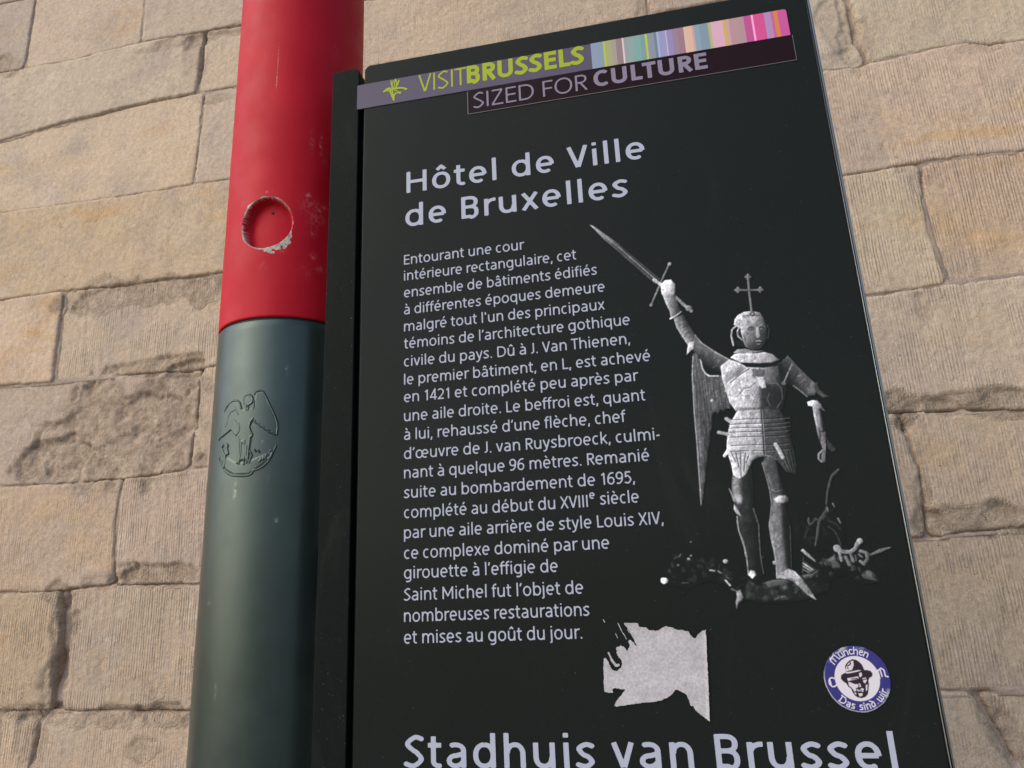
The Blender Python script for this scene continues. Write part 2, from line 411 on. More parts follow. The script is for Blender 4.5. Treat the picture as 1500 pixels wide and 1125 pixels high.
# windows of the wall that the photograph shows (for mesh density)
def seen(x0, x1, z0, z1):
    return not (x1 < -1.75 or x0 > 1.30 or z0 > 3.55 or z1 < 1.18)
def behind(x0, x1, z0, z1):
    # hidden by the board
    return x0 > -.55 and x1 < .62 and z1 < 2.75
def gap_noise(x, z, s): return fbm(x*14, z*14, s, 4)*.0028 + fbm(x*75, z*75, s+5, 3)*.0020
sid = 0
MU, MV = np.meshgrid(np.linspace(XL, XR, 1500), np.linspace(0, float(BEDS[0](-2.)), 900))
MD = np.full(MU.shape, -1.)
for ci in range(NB-1):
    zu, zl = BEDS[ci], BEDS[ci+1]
    js = [(jfn(p), g if g > .0042 else g*.55) for p, g in JP.get(ci, [])]
    zm = .5*(zu(0.)+zl(0.))
    xs = [float(j(.5*(zu(np.array(-.5))+zl(np.array(-.5))))) for j, g in js]
    rs = random.Random(ci*13+5)
    lo = min(xs) if xs else 0.; hi = max(xs) if xs else 0.
    if not xs:
        x = XL + rs.uniform(.2, .5)
        while x < XR: js.append((lambda z, x=x: 0*z + x, .003)); xs.append(x); x += rs.uniform(.38, .68)
    else:
        lo = min(lo, -1.62) if ci not in (11,) else lo
        hi = max(hi, 1.18)
        x = lo - rs.uniform(.15, .4)
        while x > XL: js.append((lambda z, x=x: 0*z + x, .003)); xs.append(x); x -= rs.uniform(.38, .68)
        x = hi + rs.uniform(.25, .45)
        while x < XR: js.append((lambda z, x=x: 0*z + x, .003)); xs.append(x); x += rs.uniform(.38, .68)
    o_ = np.argsort(xs); js = [js[i] for i in o_]; xs = [xs[i] for i in o_]
    nleft = sum(1 for x in xs if x < -1.62)
    edges = [(lambda z: 0*z + XL, .0)] + js + [(lambda z: 0*z + XR, .0)]
    for k in range(len(edges)-1):
        sid += 1
        jl, gl = edges[k]; jr, gr = edges[k+1]
        zz = np.linspace(zl(0.)-.1, zu(0.)+.1, 12)
        x0 = float(np.min(jl(zz)))-.01; x1 = float(np.max(jr(zz)))+.01
        x0 = max(x0, XL); x1 = min(x1, XR)
        xx = np.linspace(x0, x1, 12)
        z0 = float(np.min(zl(xx)))-.006; z1 = float(np.max(zu(xx)))+.006; z0 = max(z0, 0)
        fine = seen(x0, x1, z0, z1)
        step = .0040 if fine else .016
        if fine and behind(x0, x1, z0, z1): step = .012
        nu = max(int((x1-x0)/step), 4); nv = max(int((z1-z0)/step), 4)
        U, V = np.meshgrid(np.linspace(x0, x1, nu), np.linspace(z0, z1, nv))
        s = sid*31
        bedg = .0007 + .0011*np.clip(fbm(U*3, V*3, 900+ci, 2), -1, 1)
        dl = U-jl(V)-gl; dr = jr(V)-U-gr
        db = V-zl(U)-bedg; dt = zu(U)-V-bedg
        def smin(a, b, kk): h = np.clip(.5+.5*(b-a)/kk, 0, 1); return b*(1-h)+a*h-kk*h*(1-h)
        rr = .016
        d = smin(smin(dl, dr, rr), smin(db, dt, rr), rr) + gap_noise(U, V, s)
        w_ = (slice(*np.searchsorted(MV[:, 0], (z0, z1))), slice(*np.searchsorted(MU[0], (x0, x1))))
        mu_, mv_ = MU[w_], MV[w_]
        MD[w_] = np.maximum(MD[w_], np.minimum(np.minimum(mu_-jl(mv_)-gl, jr(mv_)-mu_-gr), np.minimum(mv_-zl(mu_), zu(mu_)-mv_)-.0015))
        look = LOOK.get(ci)
        idx = k - nleft
        if look and 0 <= idx < len(look): tint, och, tool = look[idx]
        else: tint, och, tool = tints[sid % 5], rs.uniform(.1, .8), rs.uniform(.3, .9)
        rnd = random.Random(sid)
        h = rnd.uniform(-.0015, .004) + (U-x0)*rnd.uniform(-.006, .006)
        h = h + fbm(U*5, V*7, s+3, 3)*.0028 + fbm(U*28, V*22, s+4, 3)*.0012
        slant = .06 + rnd.uniform(-.05, .05)
        h = h + (fbm((U+V*slant)*120, V*7, s+6, 2))*.0011*tool
        rad = .0060
        h = h - np.where(d < rad, ((rad-d)/rad)**2*.0022, 0)
        h = h - np.where(d < 0, np.minimum(-d*6, .03), 0)
        rough = np.zeros_like(U); dirt = np.clip(1-d/.014, 0, 1)*.30
        dirt = dirt*(.25+.75*sstep(-.1, .45, fbm(U*2.2, V*3, 77, 3)))
        for (cx, cz, rx, rz, dep, ro) in CW:
            if cx+rx*1.6 < x0 or cx-rx*1.6 > x1 or cz+rz*1.6 < z0 or cz-rz*1.6 > z1: continue
            q = np.sqrt(((U-cx)/rx)**2 + ((V-cz)/rz)**2) + fbm(U*22, V*22, 300, 4)*.55
            mk = sstep(1.08, .86, q)
            lump = .45 + .35*fbm(U*14, V*18, 411, 5) + .12*np.abs(fbm(U*60, V*60, 5, 3))
            h = h - mk*dep*.58*lump
            rough = np.maximum(rough, mk*ro); dirt = np.maximum(dirt, sstep(.75, 1.0, q)*sstep(1.25, 1.02, q)*.45*ro)
        verts = np.stack([U, np.full_like(U, WALL_Y)-h, V], -1).reshape(-1, 3)
        fc = grid_faces(nu, nv)
        keep = (d.ravel()[fc] > -.0045).any(1)
        fc = fc[keep]
        if len(fc) == 0: continue
        vv, ff, r2, d2 = compact(verts, fc, rough.ravel(), dirt.ravel())
        me = mesh_np('stone', vv, ff)
        fattr(me, 'rough', r2); fattr(me, 'dirt', d2); fattr(me, 'tool', np.full(len(vv), tool)); fattr(me, 'ochre', np.full(len(vv), och))
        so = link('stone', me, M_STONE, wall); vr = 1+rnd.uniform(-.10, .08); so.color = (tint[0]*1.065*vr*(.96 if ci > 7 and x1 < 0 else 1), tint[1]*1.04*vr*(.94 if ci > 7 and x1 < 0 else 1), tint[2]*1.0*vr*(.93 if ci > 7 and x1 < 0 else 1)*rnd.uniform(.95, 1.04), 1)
# mortar bed behind the stones
U, V = MU, MV; nv, nu = MU.shape
h = -.0021 + fbm(U*3, V*3, 61, 3)*.0045 + fbm(U*45, V*45, 62, 4)*.0020
h = h - .035*sstep(.006, .016, MD)
for (cx, cz, rx, rz, dep, ro) in CW:
    q = np.sqrt(((U-cx)/rx)**2 + ((V-cz)/rz)**2); h = h - sstep(1.2, .7, q)*dep*.75
me = mesh_np('mortar', np.stack([U, WALL_Y-h, V], -1).reshape(-1, 3), grid_faces(nu, nv))
fattr(me, 'rough', np.full(nu*nv, .25)); fattr(me, 'dirt', np.full(nu*nv, .3))
link('mortar', me, M_MORTAR, wall)
slab('wall_core', [(XL, 0), (XR, 0), (XR, float(BEDS[0](XR))-.02), (XL, float(BEDS[0](XL))-.02)], WALL_Y+.07, WALL_Y+.45, M_MORTAR, wall)

# ================================================================== painter (prints, stickers, emblem)
class Paint:
    def __init__(s, x0, z0, x1, z1, res, ch, fn, bg=0.):
        s.nu = int((x1-x0)/res)+1; s.nv = int((z1-z0)/res)+1; s.x0, s.z0, s.res, s.fn = x0, z0, res, fn
        s.U, s.V = np.meshgrid(x0+np.arange(s.nu)*res, z0+np.arange(s.nv)*res)
        s.A = np.zeros((s.nv, s.nu, ch)) + bg; s.mask = np.zeros((s.nv, s.nu)); s.o = (0, 0, 1)
    def org(s, ox, oy, sc): s.o = (ox, oy, sc)
    def P(s, pts, direct=False):
        if direct: return np.array(pts, float)
        return np.array([s.fn(s.o[0]+x/s.o[2], s.o[1]+y/s.o[2]) for x, y in pts])
    def _win(s, P, pad):
        i0 = max(int((P[:, 0].min()-pad-s.x0)/s.res), 0); i1 = min(int((P[:, 0].max()+pad-s.x0)/s.res)+2, s.nu)
        j0 = max(int((P[:, 1].min()-pad-s.z0)/s.res), 0); j1 = min(int((P[:, 1].max()+pad-s.z0)/s.res)+2, s.nv)
        return slice(j0, j1), slice(i0, i1)
    def _apply(s, w, al, val):
        v = np.asarray(val, float)
        if v.ndim == 0 or (v.ndim == 1): v = np.broadcast_to(v, s.A[w].shape)
        elif v.ndim == 2: v = v[..., None]
        s.A[w] = s.A[w]*(1-al[..., None]) + v*al[..., None]
        s.mask[w] = np.maximum(s.mask[w], al)
    def poly(s, pts, val, soft=.5e-3, al=1., direct=False, mod=None):
        P = s.P(pts, direct); w = s._win(P, soft*2+s.res*2)
        U, V = s.U[w], s.V[w]
        if U.size == 0: return
        best = np.full(U.shape, 1e9); ins = np.zeros(U.shape, bool)
        for a, b in zip(P, np.roll(P, -1, 0)):
            e = b-a; L2 = e@e+1e-18
            t = np.clip(((U-a[0])*e[0]+(V-a[1])*e[1])/L2, 0, 1)
            best = np.minimum(best, (U-a[0]-t*e[0])**2+(V-a[1]-t*e[1])**2)
            if a[1] != b[1]:
                c = ((a[1] > V) != (b[1] > V)) & (U < (b[0]-a[0])*(V-a[1])/(b[1]-a[1])+a[0]); ins ^= c
        sd = np.sqrt(best)*np.where(ins, -1, 1)
        a_ = sstep(soft, -soft, sd)*al
        if mod is not None: val = mod(U, V, val)
        s._apply(w, a_, val)
    def stroke(s, pts, wd, val, soft=.35e-3, al=1., direct=False):
        """wd: width in metres, scalar or per point"""
        P = s.P(pts, direct); W = np.broadcast_to(np.asarray(wd, float), (len(P),))/2
        w = s._win(P, W.max()+soft*2+s.res); U, V = s.U[w], s.V[w]
        if U.size == 0: return
        best = np.full(U.shape, 1e9)
        for i in range(len(P)-1):
            a, b = P[i], P[i+1]; e = b-a; L2 = e@e+1e-18
            t = np.clip(((U-a[0])*e[0]+(V-a[1])*e[1])/L2, 0, 1)
            best = np.minimum(best, np.hypot(U-a[0]-t*e[0], V-a[1]-t*e[1])-(W[i]*(1-t)+W[i+1]*t))
        s._apply(w, sstep(soft, -soft, best)*al, val)
    def dot(s, pt, r, val, soft=.5e-3, al=1., direct=False, asp=1.):
        P = s.P([pt], direct); w = s._win(P, r*max(asp, 1)+soft*2); U, V = s.U[w], s.V[w]
        if U.size == 0: return
        d = np.hypot(U-P[0, 0], (V-P[0, 1])/asp)-r; s._apply(w, sstep(soft, -soft, d)*al, val)

# ================================================================== THE SIGN
sign = empty('information_sign', (0.25, 0.0, 0), 'tall black-green information board with pale French text and an armoured figure photograph', 'sign')
BOT = 0.55
slab('panel', rounded_rect(.0005, BOT, .4945, TOP, (.004, .002, .002, .0075)), 0.0, 0.038, M_PANEL, sign, .0015, 4)
slab('edge_trim', rounded_rect(.4949, BOT, .4990, TOP-.001, (.0003, .001, .002, .0003), 3), .0008, 0.037, M_SILVER, sign, .0016, 5)
slab('mounting_rail', rounded_rect(-.0400, BOT, -.0062, TOP-.0005, (.001, .001, .0065, .0015)), .0006, .030, M_RAIL, sign, .0012, 4)
for zb_ in (1.0, 1.55, 2.02): slab('mounting_bracket', [(-.062, zb_), (.03, zb_), (.03, zb_+.05), (-.062, zb_+.05)], .040, .085, M_RAIL, sign, .001, 2)
slab('rail_groove', [(-.0064, BOT+.01), (.0002, BOT+.01), (.0002, TOP-.013), (-.0064, TOP-.013)], .014, .034, M_BLACKG, sign)

# ---- lettering drawn stroke by stroke (a plain humanist sans), cap height = 1
def arc(cx, cy, rx, ry, a0, a1, p=2.15, n=None):
    n = n or max(int(abs(a1-a0)/11), 3); out = []
    for k in range(n+1):
        a = math.radians(a0+(a1-a0)*k/n); c, s_ = math.cos(a), math.sin(a)
        out.append((cx+rx*math.copysign(abs(c)**(2/p), c), cy+ry*math.copysign(abs(s_)**(2/p), s_)))
    return out
def spl(P, n=7):
    P = [P[0]]+list(P)+[P[-1]]; out = []
    for i in range(1, len(P)-2):
        p0, p1, p2, p3 = [np.array(q, float) for q in P[i-1:i+3]]
        for k in range(n):
            t = k/n; out.append(tuple(.5*((2*p1)+(-p0+p2)*t+(2*p0-5*p1+4*p2-p3)*t*t+(-p0+3*p1-3*p2+p3)*t**3)))
    out.append(tuple(P[-2])); return out
XH, ASC, DSC = .765, 1.06, -.27
ST, RO, DI, OP = .095, .060, .020, .045          # side bearings: stem, round, diagonal, open
def glyph(c, w):
    """-> (ink width, strokes, left bearing, right bearing); strokes run on the centre line"""
    h = w/2; X = XH; o = .012
    def A(lw): return (lw-.14)*.35       # heavier weights are a little wider
    if c in 'ôéèêâàû':
        W, s_, l, r = glyph({'ô':'o','é':'e','è':'e','ê':'e','â':'a','à':'a','û':'u'}[c], w)
        m_ = W/2; y0, y1 = X+.13, X+.31
        t = h*.55
        if c in 'é': s_ = s_+[[(m_-.02, y0-.01), (m_+.12, y1)]]
        elif c in 'èà': s_ = s_+[[(m_+.03, y0-.01), (m_-.12, y1)]]
        else: s_ = s_+[[(m_-.15, y0-.01), (m_, y1-.03), (m_+.15, y0-.01)]]
        return W, s_, l, r
    if c == 'o':
        W = .66+A(w); return W, [arc(W/2, X/2, W/2-h, X/2-h+o, 90, 450)], RO, RO
    if c == 'e':
        W = .62+A(w); return W, [arc(W/2, X/2, W/2-h, X/2-h+o, -2, 305, 2.15), [(h*.9, X*.50), (W-h, X*.50)]], RO, RO
    if c == 'c':
        W = .53+A(w); return W, [arc(W/2+.04, X/2, W/2+.04-h, X/2-h+o, 58, 302)], RO, OP
    if c == 'œ':
        W1 = .64; s1 = arc(W1/2, X/2, W1/2-h, X/2-h+o, 90, 450); x = W1-w
        return x+.60, [s1, [(x+a_, b_) for a_, b_ in arc(.30, X/2, .30-h, X/2-h+o, -2, 305)], [(x+h, X*.5), (x+.60-h, X*.5)]], RO, RO
    if c in 'nhmru':
        ry = X*.36; yy = X-h-ry+o
        if c == 'r':
            return .37+A(w), [[(h, 0), (h, X)], arc(.36, yy, .36-h, ry, 180, 82)], ST, .01
        W = .60+A(w)
        if c == 'n': return W, [[(h, 0), (h, X)], arc(W/2+.01, yy, W/2-h-.01, ry, 180, 0)+[(W-h, 0)]], ST, ST*.9
        if c == 'h': return W, [[(h, 0), (h, ASC)], arc(W/2+.01, yy, W/2-h-.01, ry, 180, 0)+[(W-h, 0)]], ST, ST*.9
        if c == 'u': return W, [[(W-h, X), (W-h, 0)], [(h, X)]+arc(W/2-.01, X-yy, W/2-h-.01, ry, 180, 360)], ST*.9, ST
        W = 1.0+A(w)*1.6; q = (W-w)/2
        return W, [[(h, 0), (h, X)], arc(h+q/2+.01, yy, q/2-.01, ry, 180, 0)+[(h+q, 0)], arc(h+1.5*q+.01, yy, q/2-.01, ry, 180, 0)+[(h+2*q, 0)]], ST, ST*.9
    if c in 'bdpqg':
        W = .64+A(w); B = arc(W/2, X/2, W/2-h, X/2-h+o, 90, 450)
        if c == 'b': return W, [B, [(h, 0), (h, ASC)]], ST, RO
        if c == 'p': return W, [B, [(h, DSC), (h, X)]], ST, RO
        if c == 'd': return W, [B, [(W-h, 0), (W-h, ASC)]], RO, ST
        if c == 'q': return W, [B, [(W-h, DSC), (W-h, X)]], RO, ST
        return W, [B, [(W-h, X)]+[(W-h, 0)]+arc(W/2, -.06, W/2-h, -DSC-.06-h+.02, 0, -118)], RO, ST
    if c == 'a':
        W = .56+A(w)
        return W, [arc(W/2-.03, X-.25, W/2+.03-h, .25-h+o, 122, 0)+[(W-h, 0)],
                   [(W-h, X*.57)]+arc(.28, X*.285, .28-h, X*.285-h+o, 88, 272)+[(W*.7, h+.03), (W-h, .20)]], RO, ST
    if c == 's':
        W = .50+A(w)
        return W, [spl([(W-.05, X-h-.035), (W*.55, X-h+o), (h+.02, X-h-.10), (W*.36, X*.55), (W*.66, X*.44), (W-h-.01, h+.11), (W*.5, h-o), (.03, h+.045)])], .05, .05
    if c == 't':
        return .40, [[(.16, X+.20), (.16, .2)]+arc(.16+.16, .21, .16, .21-h+.01, 180, 285), [(.0, X-h), (.39, X-h)]], .03, .04
    if c == 'f':
        return .38, [[(.15, 0), (.15, ASC-.22)]+arc(.15+.18, ASC-.23, .18, .23-h, 180, 78), [(.0, X-h), (.36, X-h)]], .03, .0
    if c == 'i': return w, [[(h, 0), (h, X)], [(h, X+.15), (h, X+.15+w*.95)]], ST, ST
    if c == 'l': return w, [[(h, 0), (h, ASC)]], ST, ST
    if c == 'j': return w+.08, [[(.08+h, X), (.08+h, -.12)]+arc(.0, -.12, .08+h, -DSC-.12-h, 0, -80), [(.08+h, X+.15), (.08+h, X+.15+w*.95)]], .0, ST
    if c == 'k': W = .55; return W, [[(h, 0), (h, ASC)], [(W-.07, X), (h+.05, X*.46)], [(h+.14, X*.55), (W-h*.8, 0)]], ST, DI
    if c == 'v': W = .60+A(w); return W, [[(h*.9, X), (W/2-.01, h*.5)], [(W-h*.9, X), (W/2+.01, h*.5)]], DI, DI
    if c == 'y': W = .60; return W, [[(h*.9, X), (W/2+.01, .04)], [(W-h*.9, X), (W/2-.03, -.12), (W/2-.13, DSC+h), (.03, DSC+h)]], DI, DI
    if c == 'x': W = .60+A(w); return W, [[(h, X), (W-h, 0)], [(W-h, X), (h, 0)]], DI, DI
    # capitals
    if c == 'H': W = .74+A(w)*2; return W, [[(h, 0), (h, 1)], [(W-h, 0), (W-h, 1)], [(h, .52), (W-h, .52)]], ST, ST
    if c == 'E': W = .55+A(w); return W, [[(h, 0), (h, 1)], [(h, 1-h), (W, 1-h)], [(h, .52), (W-.03, .52)], [(h, h), (W, h)]], ST, .04
    if c == 'F': W = .53+A(w); return W, [[(h, 0), (h, 1)], [(h, 1-h), (W, 1-h)], [(h, .50), (W-.04, .50)]], ST, .02
    if c == 'L': W = .50+A(w); return W, [[(h, 0), (h, 1)], [(h, h), (W, h)]], ST, .02
    if c == 'I': return w, [[(h, 0), (h, 1)]], ST, ST
    if c == 'T': W = .62+A(w); return W, [[(W/2, 0), (W/2, 1)], [(0, 1-h), (W, 1-h)]], .0, .0
    if c == 'V': W = .70+A(w)*2; return W, [[(h*.9, 1), (W/2-.01, h*.5)], [(W-h*.9, 1), (W/2+.01, h*.5)]], .01, .01
    if c == 'X': W = .68; return W, [[(h, 1), (W-h, 0)], [(W-h, 1), (h, 0)]], .02, .02
    if c == 'M': W = .90; return W, [[(h, 0), (h, 1)], [(W-h, 0), (W-h, 1)], [(h, .97), (W/2, .25), (W-h, .97)]], ST, ST
    if c == 'Z': W = .62; return W, [[(.04, 1-h), (W-.03, 1-h)], [(W-h, 1-h), (h, h)], [(.02, h), (W, h)]], .04, .04
    if c == 'D': W = .76; return W, [[(h, 0), (h, 1)], [(h, 1-h), (W*.40, 1-h)]+arc(W*.40, .5, W*.60-h, .5-h, 90, -90)+[(h, h)]], ST, RO
    if c == 'O': W = .88; return W, [arc(W/2, .5, W/2-h, .5-h+o, 90, 450)], RO, RO
    if c == 'C': W = .70+A(w); return W, [arc(W/2+.06, .5, W/2+.06-h, .5-h+o, 52, 308)], RO, .04
    if c == 'U': W = .72+A(w); return W, [[(h, 1), (h, .34)]+arc(W/2, .34, W/2-h, .34-h+o, 180, 360)+[(W-h, 1)]], ST, ST
    if c == 'J': W = .30; return W, [[(W-h, 1), (W-h, .2)]+arc(.02, .2, W-h-.02, .2-h, 0, -85)], .02, ST
    if c == 'S':
        W = .56+A(w); return W, [spl([(W-.05, 1-h-.045), (W*.55, 1-h+o), (h+.01, .745), (W*.40, .56), (W*.66, .45), (W-h, .25), (W*.48, h-o), (.02, h+.055)])], .05, .05
    if c in 'BR':
        W = .60+A(w)*1.5; t = [[(h, 0), (h, 1)], [(h, 1-h), (W*.45, 1-h)]+arc(W*.45, .75-h*.4, W*.52-h, .25-h*.6, 90, -90, 2.4)+[(h, .5+h*.2)]]
        if c == 'B': return W, t+[[(h, .5+h*.2), (W*.48, .5+h*.2)]+arc(W*.48, .26+h*.1, W*.52-h, .24-h*.55+h*.65-h*.0, 90, -90, 2.4)[1:-1]+[(W*.48, h), (h, h)]], ST, RO
        return W+.02, t+[[(W*.42, .5), (W-h*.7, 0)]], ST, .0
    # figures and points
    if c == '1': return .30, [[(.30-h, 0), (.30-h, 1)], [(.30-h, .97), (.04, .78)]], .12, .14
    if c == '2': return .56, [spl([(.05, .86), (.26, 1-h+o), (.56-h, .75), (.42, .46), (.06, h)])+[(.56, h)]], .05, .05
    if c == '4': return .62, [[(.46, 0), (.46, 1), (h, .24), (.62, .24)]], .03, .03
    if c == '5': return .54, [[(.49, 1-h), (.12, 1-h), (.10, .56)]+spl([(.10, .56), (.28, .62), (.54-h, .33), (.30, h-o), (.02, h+.04)])[1:]], .05, .05
    if c == '6': return .58, [arc(.29, .31, .29-h, .31-h+o, 0, 360), spl([(h, .31), (.10, .68), (.28, .92), (.50, 1-h)])], .05, .05
    if c == '9': return .58, [arc(.29, .69, .29-h, .31-h+o, 0, 360), spl([(.58-h, .69), (.48, .32), (.30, .08), (.08, h)])], .05, .05
    if c == '.': return w*1.1, [[(w*.55, 0), (w*.55, w*1.1)]], .08, .08
    if c == ',': return w*1.1, [[(w*.7, w*1.1), (w*.2, -.16)]], .07, .08
    if c == '\'': return w, [[(h, 1.02), (h, .76)]], .08, .08
    if c == '’': return w, [[(h+.04, 1.02), (h-.05, .76)]], .07, .05
    if c == '-': return .26, [[(0, .36), (.26, .36)]], .05, .05
    return .30, [], 0, 0
def outline_text(body, w, track, res):
    """signed-distance grid of a line of lettering -> (verts x/z in cap units, quads)"""
    x = 0.; strokes = []; first = None
    for i, c in enumerate(body):
        W, s_, l, r = glyph(c, w)
        if c == ' ': x += .30+track; continue
        if first is None: x = 0; l = 0
        first = 1
        x += l; strokes += [[(x+a, b) for a, b in q] for q in s_]; x += W+r+track; right = x-r-track
    x0, x1, y0, y1 = -.08, right+.08, -.36, 1.22
    nu, nv = int((x1-x0)/res)+1, int((y1-y0)/res)+1
    xs = x0+np.arange(nu)*res; ys = y0+np.arange(nv)*res
    D = np.full((nv, nu), 1.); h = w/2
    for q in strokes:
        P = np.array(q)
        for i in range(len(P)-1):
            a, b = P[i], P[i+1]; e = b-a; L = math.hypot(*e)
            if L < 1e-6: continue
            e = e/L; pad = h+.06
            i0, i1 = max(int((min(a[0], b[0])-pad-x0)/res), 0), min(int((max(a[0], b[0])+pad-x0)/res)+2, nu)
            j0, j1 = max(int((min(a[1], b[1])-pad-y0)/res), 0), min(int((max(a[1], b[1])+pad-y0)/res)+2, nv)
            U, V = np.meshgrid(xs[i0:i1]-a[0], ys[j0:j1]-a[1])
            t = U*e[0]+V*e[1]; p_ = np.abs(U*-e[1]+V*e[0])-h
            d = np.maximum(p_, np.maximum(-t, t-L))
            if i > 0: d = np.minimum(d, np.hypot(U, V)-h)
            D[j0:j1, i0:i1] = np.minimum(D[j0:j1, i0:i1], d)
    fc = grid_faces(nu, nv); d = D.ravel(); fc = fc[(d[fc] < 0).sum(1) >= 2]
    gy, gx = np.gradient(D, res)
    n_ = np.hypot(gx, gy)+1e-6; mv = np.clip(D, 0, res*1.2)
    U, V = np.meshgrid(xs, ys); U = U-gx/n_*mv; V = V-gy/n_*mv
    co, ff = compact(np.stack([U.ravel(), V.ravel()], 1), fc)
    return co, ff, right
def lettering(name, body, left, right_px, mat, parent, cap, w=.14, track=0., y=-.0004, label=None, res=.032):
    """left = (px, py) of the first baseline point, right_px = px of the last glyph's right edge"""
    co, ff, right = outline_text(body, w, track, res)
    X0, Z0 = on_plane(*left)
    lo, hi = 0.0, 1.2                    # X where the sight line of right_px meets this baseline
    def pxof(X):
        q = R_CV @ A_W @ (np.array([X, 0, Z0])-CAM); return 750+F_PX*q[0]/q[2]
    for _ in range(50):
        mid = .5*(lo+hi)
        if pxof(mid) < right_px: lo = mid
        else: hi = mid
    sx = (lo-X0)/right
    print('TEXT', body[:14], 'x/y %.3f' % (sx/cap))
    v = np.stack([X0+co[:, 0]*sx, np.full(len(co), y), Z0+co[:, 1]*cap], 1)
    o = link(name, mesh_np(name, v, ff, False), mat, parent)
    if label: o['label'] = label
    return o
CAPB = .0112
T = [("Entourant une cour",388.1,767.7),("intérieure rectangulaire, cet",411.5,844.5),("ensemble de bâtiments édifiés",436.2,874.7),
 ("à différentes époques demeure",461.1,886.2),("malgré tout l'un des principaux",486,886.2),("témoins de l’architecture gothique",511,923.1),
 ("civile du pays. Dû à J. Van Thienen,",537.4,923.1),("le premier bâtiment, en L, est achevé",563.8,953),("en 1421 et complété peu après par",589.6,934.9),
 ("une aile droite. Le beffroi est, quant",617.5,945.7),("à lui, rehaussé d’une flèche, chef",644.8,917),("d’œuvre de J. van Ruysbroeck, culmi-",672.9,966.8),
 ("nant à quelque 96 mètres. Remanié",701,951.6),("suite au bombardement de 1695,",730,930.2),("complété au début du XVIII",759.4,861.5),
 ("par une aile arrière de style Louis XIV,",789,972.1),("ce complexe dominé par une",819,892.9),("girouette à l’effigie de",848,817.5),
 ("Saint Michel fut l’objet de",880,854.8),("nombreuses restaurations",911.3,863.9),("et mises au goût du jour.",943,853.3)]
for body, y, r in T:
    lettering('text_line', body, (592, y), r, M_TEXT, sign, CAPB, .120, .0)
lettering('text_line', "e", (863.5, 731), 871.5, M_TEXT, sign, .0078, .15)
lettering('text_line', "siècle", (879.5, 739.5), 936.3, M_TEXT, sign, CAPB, .120)
CAPT = .0262
lettering('title_line', "Hôtel de Ville", (595.6, 283.2), 945.5, M_TEXT, sign, CAPT, .146, .045, res=.02)
lettering('title_line', "de Bruxelles", (594, 332.6), 920.5, M_TEXT, sign, CAPT, .146, .045, res=.02)
lettering('title_line', "Stadhuis van Brussel", (593, 1124.5), 1316.5, M_TEXT, sign, CAPT, .146, .045, res=.02)

# ---- printed photograph of an armoured statue
_c = np.array([on_plane(*q) for q in ((855, 320), (1320, 320), (855, 900), (1320, 900))])
px_m = (on_plane(1100, 600)[0]-on_plane(1000, 600)[0])/100.
PH = Paint(_c[:, 0].min(), _c[:, 1].min(), _c[:, 0].max(), _c[:, 1].max(), .00050, 1, on_plane)
g = lambda v: (v/255.)**2.2
w1 = px_m
def streak(fx, fz, amp, seed):
    return lambda U, V, val: val*(1+amp*fbm(U*fx, V*fz, seed, 3))
def lr(P0, P1, v0, v1, seed=3, amp=.18, f=260):
    a = np.array(on_plane(*P0)); b2 = np.array(on_plane(*P1)); e = b2-a
    def m_(U, V, val):
        t = np.clip(((U-a[0])*e[0]+(V-a[1])*e[1])/(e@e), 0, 1); t = t*t*(3-2*t)
        return (v0+(v1-v0)*t)*(1+amp*fbm(U*f, V*f, seed, 3))
    return m_
# wing
PH.org(0, 0, 1)
PH.poly([(1015,518),(1014,535),(1014,552),(1016,578),(1017,605),(1020,645),(1023,694),(1026,735),(1027,744),(1030,730),(1031,712),(1034,702),(1034,688),(1036,676),(1037,660),(1040,648),(1040,636),(1043,626),(1043,608),(1048,603),(1052,606),(1056,599),(1060,603),(1064,598),(1070,599),(1071,590),(1068,578),(1064,566),(1058,552),(1052,548),(1044,530),(1030,514)],
        g(98), mod=streak(900, 60, .75, 5))
PH.stroke([(1015,522),(1014,552),(1017,605),(1021,650),(1025,705),(1027,740)], w1*1.6, g(150), al=.7)
for dx, zt, zb in ((4,560,700),(8,560,690),(12,590,668),(16,600,660),(20,590,650),(24,580,625)):
    PH.stroke([(1016+dx,zt),(1018+dx*1.1,(zt+zb)/2),(1023+dx*.75,zb)], w1*.8, g(55), al=.55)
PH.poly([(1024,524),(1029,516),(1046,536),(1056,546),(1052,551),(1038,550),(1030,541)], g(28))
PH.stroke([(1026,526),(1029,540),(1033,547),(1039,551),(1052,551)], w1*2.2, g(190))
PH.dot((1043,587), w1*2.2, g(190)); PH.dot((1060,551), w1*2.2, g(185)); PH.dot((1063,573), w1*1.6, g(160))
# sword
PH.poly([(864,329.5),(870,331.5),(903,355),(967,408.5),(960.5,417),(886,352)], g(112), mod=lr((903,345),(897,362),g(150),g(80),8,.12))
PH.stroke([(866,331),(905,361),(962,411)], w1*1.2, g(165), al=.8)
PH.stroke([(980.5,387),(967,416),(954.5,446)], w1*3.2, g(120)); PH.dot((981,387), w1*3, g(165)); PH.dot((954,447), w1*2.6, g(130))
PH.stroke([(990,435),(1001,446),(1010,453)], [w1*3.5,w1*5,w1*4], g(150)); PH.dot((1009,452), w1*5, g(140)); PH.dot((1013,456), w1*2.4, g(190))
PH.stroke([(958,410),(968,417)], w1*5, g(180)); 
# hand and gauntlet
PH.poly([(970,430),(989,430),(994,447),(998,457),(990,463),(983,467),(981,456),(975,444)], g(120), mod=lr((972,445),(996,445),g(165),g(80),9))
PH.stroke([(982,467),(990,463),(998,457)], w1*2.4, g(200))
PH.poly([(968,417),(974,411),(983,410),(989,417),(989,429),(985,435),(974,437),(969,430)], g(205), soft=.8e-3, mod=lr((976,418),(988,440),g(225),g(120),10,.08))
